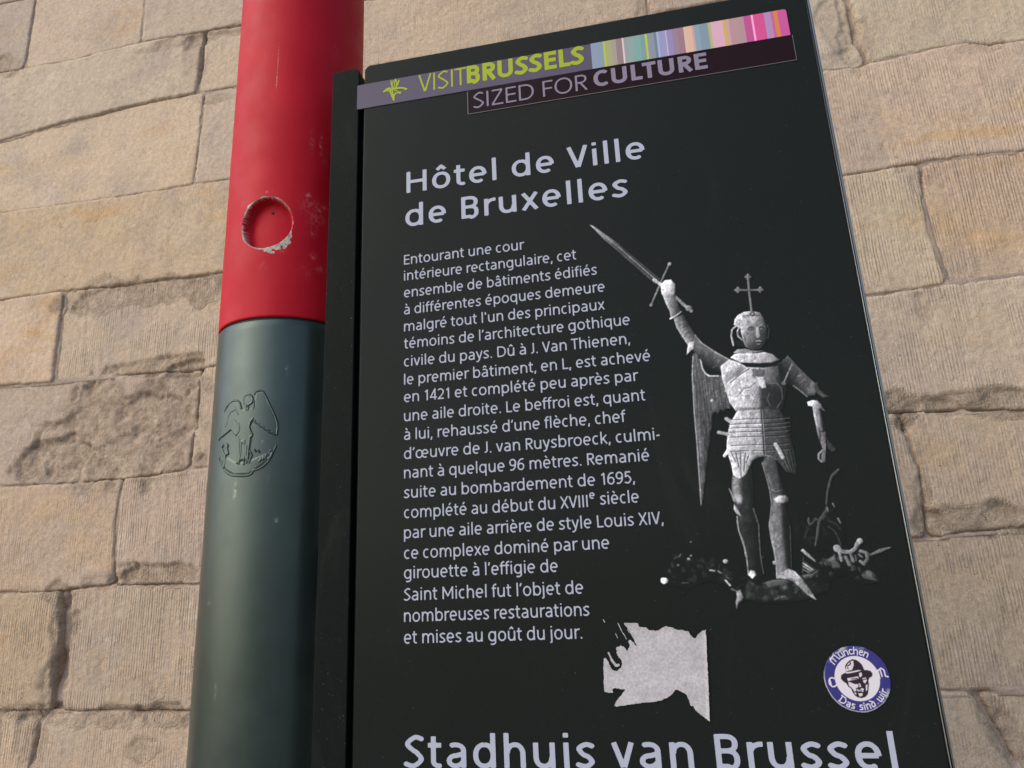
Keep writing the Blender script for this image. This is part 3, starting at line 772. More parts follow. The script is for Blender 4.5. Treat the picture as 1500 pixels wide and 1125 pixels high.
# forearm, elbow
PH.poly([(987,467),(993,464),(1001,460),(1009,475),(1019,491),(1017,505),(1008,506),(999,493),(991,480)], g(100), mod=lr((992,488),(1014,476),g(165),g(62),11,.35,420))
for k in range(5): PH.stroke([(990+k*3,472+k*5.5),(1000+k*2,470+k*4)], w1*1.0, g(60), al=.7)
PH.poly([(1009,502),(1017,500),(1016,511),(1012,514),(1006,520),(1007,510)], g(195))
PH.poly([(1017,491),(1030,506),(1050,517),(1069,527),(1070,536),(1058,546),(1044,541),(1030,532),(1016,514)], g(70), mod=lr((1030,535),(1045,512),g(42),g(120),12,.3,300))
PH.stroke([(1018,491),(1028,503),(1048,516),(1068,527)], w1*1.8, g(165))
PH.stroke([(1053,526),(1051,535),(1044,539)], w1*1.3, g(120), al=.7)
# torso
PH.poly([(1056,537),(1068,527),(1082,531),(1100,536),(1128,537),(1141,531),(1150,540),(1153,560),(1150,582),(1146,597),(1141,603),(1110,605),(1078,602),(1069,590),(1064,574),(1058,556)],
        g(120), mod=lr((1082,560),(1146,572),g(205),g(48),13,.22,170))
PH.poly([(1056,537),(1068,527),(1080,531),(1092,540),(1084,549),(1072,555),(1064,561),(1059,552)], g(185), soft=1.2e-3, mod=lr((1062,535),(1085,556),g(205),g(120),14,.2))
PH.poly([(1074,560),(1090,552),(1104,549),(1109,560),(1100,566),(1088,570),(1078,580),(1070,577)], g(190), soft=2e-3, al=.8)
PH.poly([(1113,566),(1124,562),(1140,566),(1146,580),(1138,600),(1114,602)], g(45), soft=2.5e-3, al=.85)
PH.stroke([(1098,540),(1090,545),(1080,552),(1070,561)], w1*1.5, g(60), al=.8)
PH.stroke([(1106,561),(1098,568),(1090,569),(1084,577)], w1*1.3, g(75), al=.8)
PH.stroke([(1113,566),(1114,600)], w1*1.4, g(120), al=.8)
PH.poly([(1102,541),(1106,540),(1110,542),(1113,539),(1117,542),(1119,541),(1119,551),(1114,553),(1106,551)], g(88), al=.75)
PH.stroke([(1103,542),(1104,550),(1110,557),(1118,552),(1120,542)], w1*1.2, g(60), al=.8)
PH.poly([(1108,553),(1118,552),(1121,562),(1122,568),(1116,569),(1111,562)], g(205), soft=.6e-3)
PH.stroke([(1125,562),(1138,561),(1145,570),(1146,585),(1138,598)], w1*1.6, g(120), al=.65)
PH.stroke([(1127,576),(1124,585),(1128,594)], w1*1.4, g(110), al=.7); PH.stroke([(1100,575),(1106,584),(1102,594)], w1*1.2, g(90), al=.5)
PH.poly([(1076,597),(1146,597),(1141,605),(1078,603)], g(70), al=.6, soft=1e-3)
# collar, neck, head
PH.poly([(1082,531),(1126,533),(1142,527),(1140,536),(1118,539),(1094,538)], g(27))
PH.poly([(1070,524),(1076,519),(1086,517),(1105,518),(1120,516),(1131,519),(1141,527),(1130,531),(1112,532),(1085,531)], g(185), mod=lr((1090,520),(1140,530),g(205),g(150),15,.1))
PH.poly([(1074,517),(1080,512),(1092,511),(1104,514),(1118,514),(1100,518),(1086,518)], g(140))
PH.org(960, 380, 5)
PH.poly([(575,480),(580,440),(605,408),(650,386),(705,380),(765,392),(792,430),(806,470),(815,520),(812,580),(795,630),(765,658),(715,665),(660,640),(640,590),(625,520),(600,490)], g(120), mod=lr((1088,470),(1123,490),g(178),g(72),16,.2,300))
PH.poly([(640,395),(705,385),(765,395),(760,418),(705,420),(640,440)], g(130), al=.6)
PH.stroke([(640,420),(705,405),(770,412)], w1*1.2, g(75), al=.8); PH.dot((712,400), w1*4, g(70)); PH.dot((712,400), w1*1.8, g(165))
PH.stroke([(572,630),(556,560),(562,515),(590,490),(620,488)], w1*2.6, g(170)); PH.stroke([(612,498),(600,530),(606,565),(635,590)], w1*2.2, g(150))
PH.stroke([(620,510),(615,545),(630,570)], w1*3, g(60), al=.8); PH.poly([(580,600),(640,600),(650,640),(600,640)], g(40), al=.9)
PH.stroke([(820,480),(832,520),(824,580)], w1*1.6, g(95), al=.8)
for ex in (703, 776):
    PH.dot((ex,506), w1*5.0, g(60), asp=.55, al=.75, soft=.8e-3); PH.dot((ex,510), w1*2.6, g(128), asp=.55, al=.8); PH.stroke([(ex-22,516),(ex,522),(ex+22,515)], w1*1.1, g(70), al=.7)
PH.stroke([(672,492),(700,478),(728,490)], w1*1.6, g(170), al=.8); PH.stroke([(755,488),(780,480),(802,492)], w1*1.4, g(150), al=.8)
PH.poly([(738,495),(752,497),(768,560),(760,575),(742,574),(736,555)], g(165), soft=.6e-3); PH.stroke([(768,530),(772,562),(762,578)], w1*1.4, g(62), al=.8)
PH.stroke([(738,600),(755,596),(775,600)], w1*1.6, g(160)); PH.stroke([(738,607),(757,608),(775,606)], w1*1.1, g(50)); PH.stroke([(745,620),(758,622),(768,618)], w1*1.4, g(140))
PH.stroke([(650,560),(665,610),(700,650)], w1*3, g(75), al=.5)
# cross
PH.stroke([(678,118),(686,230),(705,385)], w1*3.2, g(125)); PH.stroke([(585,226),(686,226),(785,224)], w1*3.0, g(115))
for (cx, cy) in ((678,130),(604,226),(768,224)):
    for dx, dy in ((0,-17),(17,0),(-17,0),(0,14)): PH.dot((cx+dx*.9,cy+dy*.9), w1*2.1, g(125))
# his left arm (right side)
PH.org(960, 380, 5)
PH.poly([(900,775),(935,735),(968,708),(1000,735),(1040,785),(1090,840),(1140,890),(1188,935),(1182,965),(1160,995),(1110,1000),(1060,960),(1010,925),(960,905),(925,880),(905,830)], g(72), mod=lr((1150,555),(1180,540),g(40),g(105),17,.35,350))
PH.stroke([(970,712),(1040,790),(1120,868),(1186,932)], w1*2, g(118), al=.8); PH.stroke([(1002,765),(940,905)], w1*2.2, g(140)); PH.dot((940,908), w1*3, g(120))
PH.stroke([(1010,925),(1060,962),(1112,1005)], w1*2, g(120)); PH.poly([(1110,950),(1150,900),(1186,940),(1165,990),(1120,985)], g(130), soft=2e-3, al=.8)
PH.stroke([(1040,860),(1075,840)], w1*1.2, g(130)); PH.stroke([(1060,905),(1100,870)], w1*1.2, g(140), al=.7)
PH.poly([(1165,905),(1188,900),(1192,940),(1235,985),(1275,1005),(1230,1015),(1190,985),(1168,950)], g(88))
PH.poly([(1112,1045),(1150,1032),(1185,1035),(1215,1065),(1243,1115),(1210,1095),(1170,1080),(1120,1072)], g(185), mod=lr((1185,592),(1208,600),g(205),g(120),18,.1))
PH.org(960, 590, 5)
PH.poly([(1150,25),(1200,30),(1212,70),(1232,140),(1245,200),(1242,260),(1225,300),(1205,290),(1190,240),(1175,160),(1160,90)], g(100), mod=lr((1192,610),(1207,612),g(165),g(55),19,.35,350))
PH.stroke([(1185,45),(1200,120),(1215,195)], w1*4, g(150), al=.7)
PH.poly([(1215,215),(1248,215),(1248,300),(1243,435),(1230,440),(1218,420),(1215,390),(1225,340),(1210,290)], g(120)); PH.poly([(1248,235),(1275,290),(1320,330),(1322,350),(1290,362),(1262,330)], g(72))
PH.stroke([(1228,345),(1196,375),(1195,410),(1218,432)], w1*2.6, g(130)); PH.stroke([(1245,300),(1240,430)], w1*1.6, g(150)); PH.stroke([(1242,440),(1240,500)], w1*1.0, g(55), al=.6)
# fauld / skirt
def fauld(U, V, val):
    a = np.array(on_plane(1078, 610)); b2 = np.array(on_plane(1160, 610)); e = b2-a
    t = np.clip(((U-a[0])*e[0]+(V-a[1])*e[1])/(e@e), 0, 1)
    v = np.where(t < .46, g(190)-(g(190)-g(158))*t/.46, g(92)-(g(92)-g(58))*(t-.46)/.54)
    return v*(1+.22*fbm(U*120, V*700, 21, 3))
PH.poly([(600,62),(680,54),(775,50),(860,54),(920,62),(945,120),(972,210),(1000,300),(1012,345),(1022,430),(1030,528),(1000,512),(960,508),(925,460),(880,408),(840,388),(800,384),(755,392),(715,420),(690,470),(665,520),(640,552),(605,560),(570,530),(558,460),(535,385),(522,320),(528,240),(548,150)], g(150), mod=fauld)
for yy in (118,152,180,210,246,308,350):
    PH.stroke([(540,yy+8),(650,yy+2),(785,yy)], w1*1.5, g(72), al=.8); PH.stroke([(795,yy),(900,yy-6),(985,yy-14)], w1*1.4, g(36), al=.85)
    PH.stroke([(540,yy+14),(650,yy+9),(785,yy+7)], w1*1.1, g(215), al=.6); PH.stroke([(795,yy+8),(900,yy+2),(985,yy-6)], w1*1.1, g(120), al=.7)
PH.stroke([(775,52),(788,220),(800,385)], w1*2.0, g(60)); PH.stroke([(781,52),(794,220),(806,385)], w1*1.2, g(150), al=.8)
for a0, b0 in (((555,365),(590,430)),((590,368),(612,470)),((625,368),(628,540)),((660,365),(650,500)),((690,370),(665,440)),((905,360),(975,500)),((940,355),(990,500)),((975,350),(1010,500)),((1000,350),(1025,480))):
    PH.stroke([a0, b0], w1*1.7, g(48) if a0[0] < 800 else g(34), al=.75); PH.stroke([(a0[0]+7, a0[1]), (b0[0]+7, b0[1])], w1*1.0, g(210) if a0[0] < 800 else g(120), al=.55)
PH.stroke([(715,420),(755,396),(800,388),(845,392),(885,415)], w1*1.5, g(150), al=.8)
PH.stroke([(520,118),(550,138)], w1*5.5, g(165)); PH.stroke([(464,217),(530,232)], w1*5, g(150)); PH.stroke([(508,388),(530,355),(545,318)], w1*5, g(200))
PH.stroke([(700,325),(703,408)], w1*6.5, g(178), al=.85); PH.stroke([(880,305),(905,350),(932,400)], w1*5.5, g(178))
# legs
PH.poly([(568,540),(610,560),(660,530),(700,470),(712,560),(716,700),(722,780),(745,860),(762,920),(765,1000),(772,1130),(662,1130),(645,1040),(612,940),(598,840),(580,770),(572,700),(562,620)], g(44), mod=lr((1075,700),(1110,700),g(72),g(20),23,.5,200))
PH.poly([(570,545),(640,552),(632,640),(640,700),(636,735),(600,730),(578,700),(566,630)], g(140), soft=2e-3, mod=lr((1074,700),(1090,700),g(150),g(70),24,.3))
PH.dot((612,705), w1*4.5, g(190), soft=1.8e-3, al=.7, asp=1.3); PH.poly([(575,745),(600,775),(628,832),(590,805),(575,780)], g(165)); PH.stroke([(538,628),(560,670),(580,715)], [w1*.8,w1*2.4,w1*4], g(130))
PH.stroke([(598,835),(610,930),(635,1010),(652,1060),(664,1125)], w1*1.8, g(130)); PH.stroke([(718,775),(740,840),(758,905),(762,1000),(770,1125)], w1*1.8, g(118))
PH.stroke([(705,560),(712,630)], w1*1.2, g(70), al=.6)
PH.poly([(822,395),(870,400),(895,470),(915,560),(945,640),(965,680),(970,730),(955,760),(968,830),(988,900),(990,1130),(880,1130),(862,1020),(840,940),(832,880),(848,800),(862,740),(845,640),(820,540),(785,450),(800,400)], g(60), mod=lr((1130,740),(1156,740),g(96),g(24),25,.35,200))
PH.poly([(822,400),(868,410),(890,500),(905,620),(918,660),(870,660),(850,560),(832,470)], g(88), soft=1.6e-3, al=.9)
PH.poly([(868,690),(905,680),(925,790),(930,900),(925,1130),(895,1130),(868,1000),(855,900),(862,800)], g(122), soft=2e-3, al=.9, mod=streak(200, 200, .4, 27))
PH.poly([(870,705),(905,682),(955,680),(972,695),(970,722),(940,735),(885,730)], g(190), soft=1e-3, mod=lr((1136,725),(1155,730),g(215),g(130),28,.1))
PH.dot((880,880), w1*6, g(165), soft=2e-3, al=.7, asp=1.6)
PH.stroke([(782,440),(812,540),(838,640),(852,740),(840,850),(834,900),(850,1000),(876,1125)], w1*1.8, g(110)); PH.stroke([(955,860),(980,910),(988,1000),(990,1125)], w1*1.5, g(96), al=.8)
PH.stroke([(855,640),(890,652),(925,640)], w1*1.4, g(130), al=.8)
# lower legs, feet, rock
PH.org(950, 740, 3.947)
PH.poly([(575,430),(640,470),(700,435),(800,425),(870,410),(940,385),(1000,380),(1020,430),(1035,485),(980,500),(900,535),(830,545),(740,552),(640,548),(560,540),(560,480)], g(52), soft=1.5e-3, mod=lr((1100,850),(1190,870),g(70),g(62),31,.8,320))
PH.poly([(660,450),(720,435),(800,428),(812,445),(760,460),(700,475)], g(150), soft=1e-3, al=.8); PH.poly([(895,412),(980,385),(985,400),(905,430)], g(140), soft=1e-3, al=.85)
PH.dot((782,470), w1*5, g(140), al=.7, soft=1.5e-3)
PH.stroke([(730,545),(760,532),(790,528)], w1*2.2, g(165), al=.7); PH.stroke([(940,470),(1000,430)], w1*1.5, g(120), al=.5)
PH.poly([(520,100),(632,100),(642,200),(646,300),(665,400),(650,435),(610,430),(578,390),(570,320),(548,210),(522,140)], g(34), mod=lr((1088,800),(1115,800),g(58),g(20),32,.5,220))
PH.stroke([(512,90),(522,150),(548,210),(566,290),(576,390)], w1*1.6, g(130)); PH.stroke([(606,20),(636,110),(640,200),(648,300),(665,395)], w1*1.6, g(110))
PH.poly([(575,400),(590,378),(612,382),(620,405),(600,425)], g(200), soft=.9e-3)
PH.poly([(706,60),(812,60),(820,200),(824,360),(840,400),(800,425),(742,425),(738,340),(730,260),(712,190),(700,120)], g(60), mod=lr((1132,800),(1156,800),g(125),g(28),33,.3,220))
PH.poly([(722,60),(765,60),(775,200),(790,330),(800,370),(755,390),(748,300),(735,180)], g(128), soft=2e-3, al=.9, mod=streak(220, 220, .35, 34))
PH.stroke([(698,100),(708,180),(728,260),(738,350),(742,420)], w1*1.5, g(130)); PH.stroke([(818,120),(822,250),(826,360)], w1*1.3, g(95)); PH.dot((728,333), w1*2.6, g(130))
PH.poly([(745,420),(770,385),(812,368),(848,385),(890,430),(925,480),(950,515),(968,546),(920,520),(880,480),(835,440),(800,428)], g(185), soft=.7e-3, mod=lr((1140,845),(1180,860),g(165),g(215),35,.1))
def mott(U, V, val): return val*np.clip(7*(fbm(U*230, V*230, 91, 5)-.16), 0, 2.2)
PH.poly([(150,290),(260,270),(330,320),(420,300),(500,340),(560,420),(560,490),(500,500),(430,440),(340,420),(220,470),(130,440),(100,380)], g(42), soft=3e-3, al=.8, mod=mott)
PH.poly([(1030,300),(1090,240),(1200,260),(1280,270),(1270,340),(1330,430),(1240,440),(1150,390),(1060,400),(1010,470),(900,420),(960,330)], g(58), soft=3e-3, al=.85, mod=mott)
PH.poly([(890,60),(1010,40),(1110,80),(1120,200),(1060,240),(960,250),(890,200)], g(34), soft=3e-3, al=.8, mod=mott)
PH.poly([(560,430),(660,440),(900,420),(1040,400),(1040,480),(900,540),(760,560),(620,555)], g(62), soft=2e-3, al=.6, mod=mott)
# debris left
for (x, y, r, v) in ((93,438,5.2,215),(83,430,3,190),(245,213,1.3,130),(232,311,2.2,150),(245,292,1.5,130),(171,347,1.5,120),(445,325,3.6,170),(120,375,2,60),(660,300,1.5,90)):
    PH.dot((x,y), w1*r, g(v), asp=.8)
for s_, v in (([(150,310),(182,290)],70),([(178,300),(185,285)],90),([(195,450),(232,448)],80),([(355,376),(384,380)],165),([(403,381),(422,394)],140),([(405,365),(412,345)],60),([(446,435),(472,464)],200),([(450,415),(465,425)],90),([(480,485),(505,495)],100),([(440,405),(460,405)],70)):
    PH.stroke(s_, w1*2.2, g(v), al=.9)
PH.poly([(508,498),(530,490),(548,530),(540,552),(520,565),(509,598),(505,560),(512,530)], g(150), soft=.8e-3)
# spear, chain and small beast on the right
PH.poly([(880,262),(892,252),(930,285),(962,318),(968,330),(935,308),(905,285)], g(150)); PH.poly([(890,330),(905,325),(965,370),(960,385),(925,375),(895,365)], g(70))
PH.stroke([(893,335),(950,374)], w1*1.8, g(165)); PH.stroke([(893,352),(938,380)], w1*1.5, g(150)); PH.stroke([(893,372),(925,388)], w1*1.4, g(120)); PH.stroke([(895,300),(890,390)], w1*1.2, g(80))
PH.stroke([(893,410),(945,402),(980,378)], w1*2.5, g(110), al=.7)
PH.stroke([(1083,245),(1120,268),(1165,272),(1195,250),(1208,222),(1222,208)], [w1*3,w1*5,w1*5,w1*4.5,w1*6,w1*7], g(140)); PH.dot((1222,208), w1*4, g(165)); PH.dot((1090,250), w1*5, g(150))
PH.stroke([(1078,240),(1100,270),(1115,320)], w1*3.5, g(150)); PH.poly([(1025,318),(1060,300),(1075,285),(1085,320),(1105,345),(1105,362),(1065,362),(1052,330)], g(105), soft=1e-3)
PH.stroke([(1140,300),(1160,345)], w1*4, g(120)); PH.stroke([(1170,290),(1185,325)], w1*3.5, g(130)); PH.stroke([(1195,290),(1200,320)], w1*2, g(100)); PH.stroke([(1225,265),(1258,275),(1266,310),(1245,340),(1225,325)], w1*4, g(130)); PH.stroke([(1215,285),(1235,300)], w1*2.6, g(110))
PH.stroke([(1282,288),(1340,262),(1398,244)], [w1*2.5,w1*4.5,w1*1.5], g(120)); PH.stroke([(1282,288),(1270,280)], w1*2, g(100))
PH.poly([(1230,405),(1255,395),(1262,378),(1300,390),(1312,405),(1310,420),(1322,438),(1285,432),(1245,422)], g(92), soft=1e-3); PH.dot((1272,395), w1*4, g(120), al=.7, soft=1e-3)
PH.org(1120, 640, 7.03)
PH.stroke([(760,335),(725,370),(690,400),(665,480),(645,570),(635,690)], [w1*3,w1*4,w1*3.2,w1*3.2,w1*3,w1*2.6], g(84))
PH.stroke([(640,720),(640,760),(600,820),(560,860)], [w1*3,w1*5,w1*5.5,w1*4], g(84)); PH.stroke([(645,735),(655,760)], w1*1.4, g(130)); PH.stroke([(620,800),(675,765),(700,755)], w1*2.4, g(48)); PH.stroke([(700,685),(718,720)], w1*2, g(120)); 
PH.stroke([(560,860),(520,840),(500,880),(465,905),(450,870),(452,840)], w1*2.6, g(80)); PH.stroke([(560,870),(550,940),(540,1020),(520,1120)], [w1*3.5,w1*3.5,w1*3,w1*2], g(92))
PH.stroke([(455,935),(425,990),(415,1040)], [w1*1.5,w1*3,w1*1.5], g(60)); PH.stroke([(655,860),(700,880),(740,900),(775,945)], w1*3, g(58)); PH.stroke([(755,840),(780,885)], w1*2.2, g(130)); PH.stroke([(655,925),(710,960),(750,1020),(785,1110)], [w1*1.6,w1*1.4,w1*1.8,w1*2.4], g(74))

val = PH.A[..., 0]
def blur(a, r):
    k = np.ones(2*r+1)/(2*r+1)
    for _ in range(2):
        a = np.apply_along_axis(lambda q: np.convolve(q, k, 'same'), 0, a); a = np.apply_along_axis(lambda q: np.convolve(q, k, 'same'), 1, a)
    return a
relief = blur(np.sqrt(np.clip(val, 0, 1)), 1)*.5 + fbm(PH.U*210, PH.V*170, 71, 4)*.16 + .13*np.abs(fbm(PH.U*420, PH.V*380, 72, 3)) + blur(PH.mask, 5)*.9
gy_, gx_ = np.gradient(relief)
lit = np.clip(1 + 5.0*gx_ - 3.0*gy_, .25, 2.1)
val = val*lit*(1+.22*fbm(PH.U*330, PH.V*300, 73, 4))
glint = sstep(.30, .52, fbm(PH.U*420, PH.V*260, 81, 3)); crack = sstep(.30, .50, fbm(PH.U*300, PH.V*420, 83, 4))
val = val*(1+.38*glint-.32*crack)
val = np.clip(val, 0, 1)**1.30*1.50
val = val*(1+.12*fbm(PH.U*1100, PH.V*1100, 55, 2))
keepv = (PH.mask > .03)
fc = grid_faces(PH.nu, PH.nv); kf = keepv.ravel()[fc].any(1); fc = fc[kf]
V3 = np.stack([PH.U, np.full_like(PH.U, -.00035), PH.V], -1).reshape(-1, 3)
tintb = np.array([.97, .985, 1.06]); base = np.array([.0115, .0145, .0132])
rgb = np.clip(base + (val.ravel()[:, None]*.80)*tintb, 0, 1)
vv, ff, rgb = compact(V3, fc, rgb)
me = mesh_np('figure_photograph', vv, ff, False); cattr(me, 'print', rgb)
fo = link('figure_photograph', me, M_PRINT, sign); fo['label'] = 'grey photograph of a statue in armour raising a sword'

# ================================================================== STICKERS
# ---- campaign banner sticker
banner = empty('banner_sticker', (0.25, -.0008, TOP-.05), 'long lilac and dark plum tourism sticker with rainbow stripes across the board top', 'sticker')
def line_z(p, x):   # height on the board of a sight line
    return on_plane(*p)
pA, pB = on_plane(524, 161), on_plane(1165, 85)
zt_l = on_plane(525, 126)[1]; zt_r = on_plane(1150, 14)[1]
ZT = (zt_l+zt_r)/2; ZM = (on_plane(526, 161)[1]+on_plane(1157, 52)[1])/2; ZB = (on_plane(688, 167)[1]+on_plane(1163, 89.5)[1])/2
XA = on_plane(523.5, 145)[0]; XB = on_plane(1154.5, 35)[0]; XP = on_plane(686, 150)[0]
print('CHK', on_plane(870,96.7), on_plane(938.7,87.3), on_plane(938.7,92), on_plane(715,156), on_plane(1036.7,102.7), on_plane(880,23.5+9))
print('BANNER', ZT, ZM, ZB, XA, XB, XP)
M_BLIL = plain('sticker_lilac', (.082, .070, .112), .4, spec=.15)
M_PLUM = plain('sticker_plum_black', (.013, .0055, .008), .4, spec=.06)
slab('lilac_strip', rounded_rect(XA, ZM, XP+.20, ZT, (.002, 0, 0, .002), 4), -.0009, .0001, M_BLIL, banner, .0003, 2)
slab('dark_strip', rounded_rect(XP, ZB, XB+.0015, ZM+.0002, (0, .002, 0, 0), 4), -.0007, .0001, M_PLUM, banner, .0002, 2)
for a, b2 in (((XP-.0005, ZB-.0003), (XB+.0018, ZB+.0004)),): slab('clear_edge', [(a[0], a[1]), (b2[0], a[1]), (b2[0], b2[1]), (a[0], b2[1])], -.0008, .0001, M_WIRE, banner)
slab('clear_edge', [(XP-.0009, ZB), (XP-.0001, ZB), (XP-.0001, ZM-.001), (XP-.0009, ZM-.001)], -.0008, .0001, M_WIRE, banner)
slab('clear_edge', [(XB+.0016, ZB), (XB+.0022, ZB), (XB+.0022, ZM), (XB+.0016, ZM)], -.0008, .0001, M_WIRE, banner)
# coloured stripes: left px of each along the strip's bottom edge (y from the strip), colour sRGB
S = [(868,(125,140,165)),(877,(122,140,160)),(886,(165,180,40)),(889,(152,155,110)),(898,(150,145,130)),(905,(135,112,118)),(914,(205,190,190)),(916.5,(140,145,145)),
     (922,(130,152,150)),(930,(115,155,150)),(941,(112,145,145)),(948,(170,185,40)),(951,(125,135,150)),(961,(100,120,140)),(965,(150,165,195)),(968,(140,140,180)),(978,(175,165,200)),(980,(140,125,170)),(988,(140,118,140)),(996,(145,110,118)),
     (1005,(205,175,160)),(1008,(205,170,150)),(1017,(200,150,140)),(1020,(125,150,170)),(1028,(120,140,155)),(1041,(165,170,110)),(1045,(205,160,180)),(1063,(195,165,75)),(1067,(190,150,150)),(1072,(170,135,140)),(1087,(165,135,145)),(1094,(180,75,135)),
     (1105,(235,160,205)),(1108,(200,75,135)),(1124,(165,130,175)),(1134,(190,90,140)),(1138,(200,125,60)),(1144,(190,80,145)),(1158,None)]
ymid = lambda x: 37.5+(1157-x)*.171+13
for i in range(len(S)-1):
    xa = on_plane(S[i][0], ymid(S[i][0]))[0]; xb = on_plane(S[i+1][0], ymid(S[i+1][0]))[0]
    if i == 0: xfirst = xa
    if i == len(S)-2: xb = XB
    c = tuple(((v/255.)**2.2)*.95 for v in S[i][1])
    r = (0, 0, .003, 0) if i == len(S)-2 else (0, 0, 0, 0)
    slab('stripe', rounded_rect(xa, ZM, xb, ZT, r, 4), -.00115, -.0002, plain('stripe_ink', c, .4, spec=.35), banner)
caps = (ZT-ZM)*.60
def ban_text(name, body, left, right, mat, cap, w, tr): return lettering(name, body, left, right, mat, banner, cap, w, tr, y=-.00105, res=.025)
cv = on_plane(624.5, 136)[1]; ct = on_plane(614.5, 112.5)[1]; capv = abs(ct-cv)
print('caps', capv, caps)
ban_text('lettering', 'VISIT', (613.5, 136.5), 684, M_LIME, capv, .09, -.01)
ban_text('lettering', 'BRUSSELS', (684.5, 123.5), 856, M_LIME, capv, .21, -.02)
cz = on_plane(715, 156)[1]; cz2 = on_plane(714, 133.6)[1]; caps2 = abs(cz2-cz)
ban_text('lettering', 'SIZED FOR', (694, 159.8), 861.5, M_LILAC, caps2, .10, .0)
ban_text('lettering', 'CULTURE', (870.5, 128.6), 1037, M_LILAC, caps2, .205, .0)
# iris emblem
IR = Paint(*(lambda a, b2: (a[0], b2[1], b2[0], a[1]))(on_plane(556, 100), on_plane(602, 152)), .0002, 1, on_plane)
IR.org(500, 80, 7.5)
for pts, w_ in (([(575,295),(560,330),(560,365),(575,385)],2.6),([(600,275),(588,320),(580,380)],2.2),([(600,275),(612,320),(600,370),(585,390)],2.2),([(635,290),(625,330),(605,365)],3.),
                ([(550,295),(553,335),(568,370)],2.2),([(470,415),(500,395),(535,385),(560,390)],3.4),([(470,410),(500,380),(540,370)],2.),([(585,385),(640,370),(690,375),(718,385)],3.6),([(690,370),(722,385),(700,395)],2.2),
                ([(540,375),(548,430),(565,470),(580,505)],3.2),([(580,500),(580,460),(600,430),(655,420)],3.0),([(560,385),(570,430),(575,480)],2.4),([(500,405),(525,405),(545,425)],1.8),([(590,400),(620,405),(650,435)],2.)):
    IR.stroke(pts, w_*w1*1.15, 1., .15e-3)
fc = grid_faces(IR.nu, IR.nv); fc = fc[(IR.A[..., 0].ravel()[fc] > .45).all(1)]
vv, ff = compact(np.stack([IR.U, np.full_like(IR.U, -.0011), IR.V], -1).reshape(-1, 3), fc)
link('iris_emblem', mesh_np('iris_emblem', vv, ff, False), M_LIME, banner)

# ---- round sticker
SC = np.array([.87416*.5, TOP+.00489-1.36812*.5]); SR = .05071*.5
c_ = on_plane(1255, 993.9); SC = np.array(c_)
RS = Paint(SC[0]-SR*1.06, SC[1]-SR*1.06, SC[0]+SR*1.06, SC[1]+SR*1.06, .00022, 3, on_plane)
NAVY = np.array([.030, .028, .17]); WHITE = np.array([.60, .58, .64]); INK = np.array([.022, .010, .018])
ang = np.arctan2(RS.V-SC[1], RS.U-SC[0]); rad = np.hypot(RS.U-SC[0], RS.V-SC[1])
edge = SR*(1-.012*fbm(ang*4, ang*0+3, 71, 4))
RS.A[:] = NAVY*(1+.15*fbm(RS.U*500, RS.V*500, 5, 3))[..., None]
def ring(mask_soft, col):
    RS.A[:] = RS.A*(1-mask_soft[..., None])+col*mask_soft[..., None]
deg = np.degrees(ang) % 360
low = sstep(150, 190, deg)*sstep(345, 300, deg)
ring(sstep(SR*.955, SR*.975, rad)*np.clip(low, 0, 1)*.85, np.array([.36, .40, .42]))
wearm = sstep(.0, .25, fbm(RS.U*420, RS.V*420, 31, 4)+.05)*sstep(SR*.86, SR*.94, rad)
ring(wearm*np.clip(sstep(95, 110, deg)*sstep(150, 135, deg)+sstep(285, 300, deg)*sstep(345, 330, deg)+.3*sstep(60,75,deg)*sstep(90,80,deg), 0, 1)*.9, np.array([.40, .42, .42]))
RS.dot((1255.2, 993.6), SR*.675, WHITE, .3e-3)
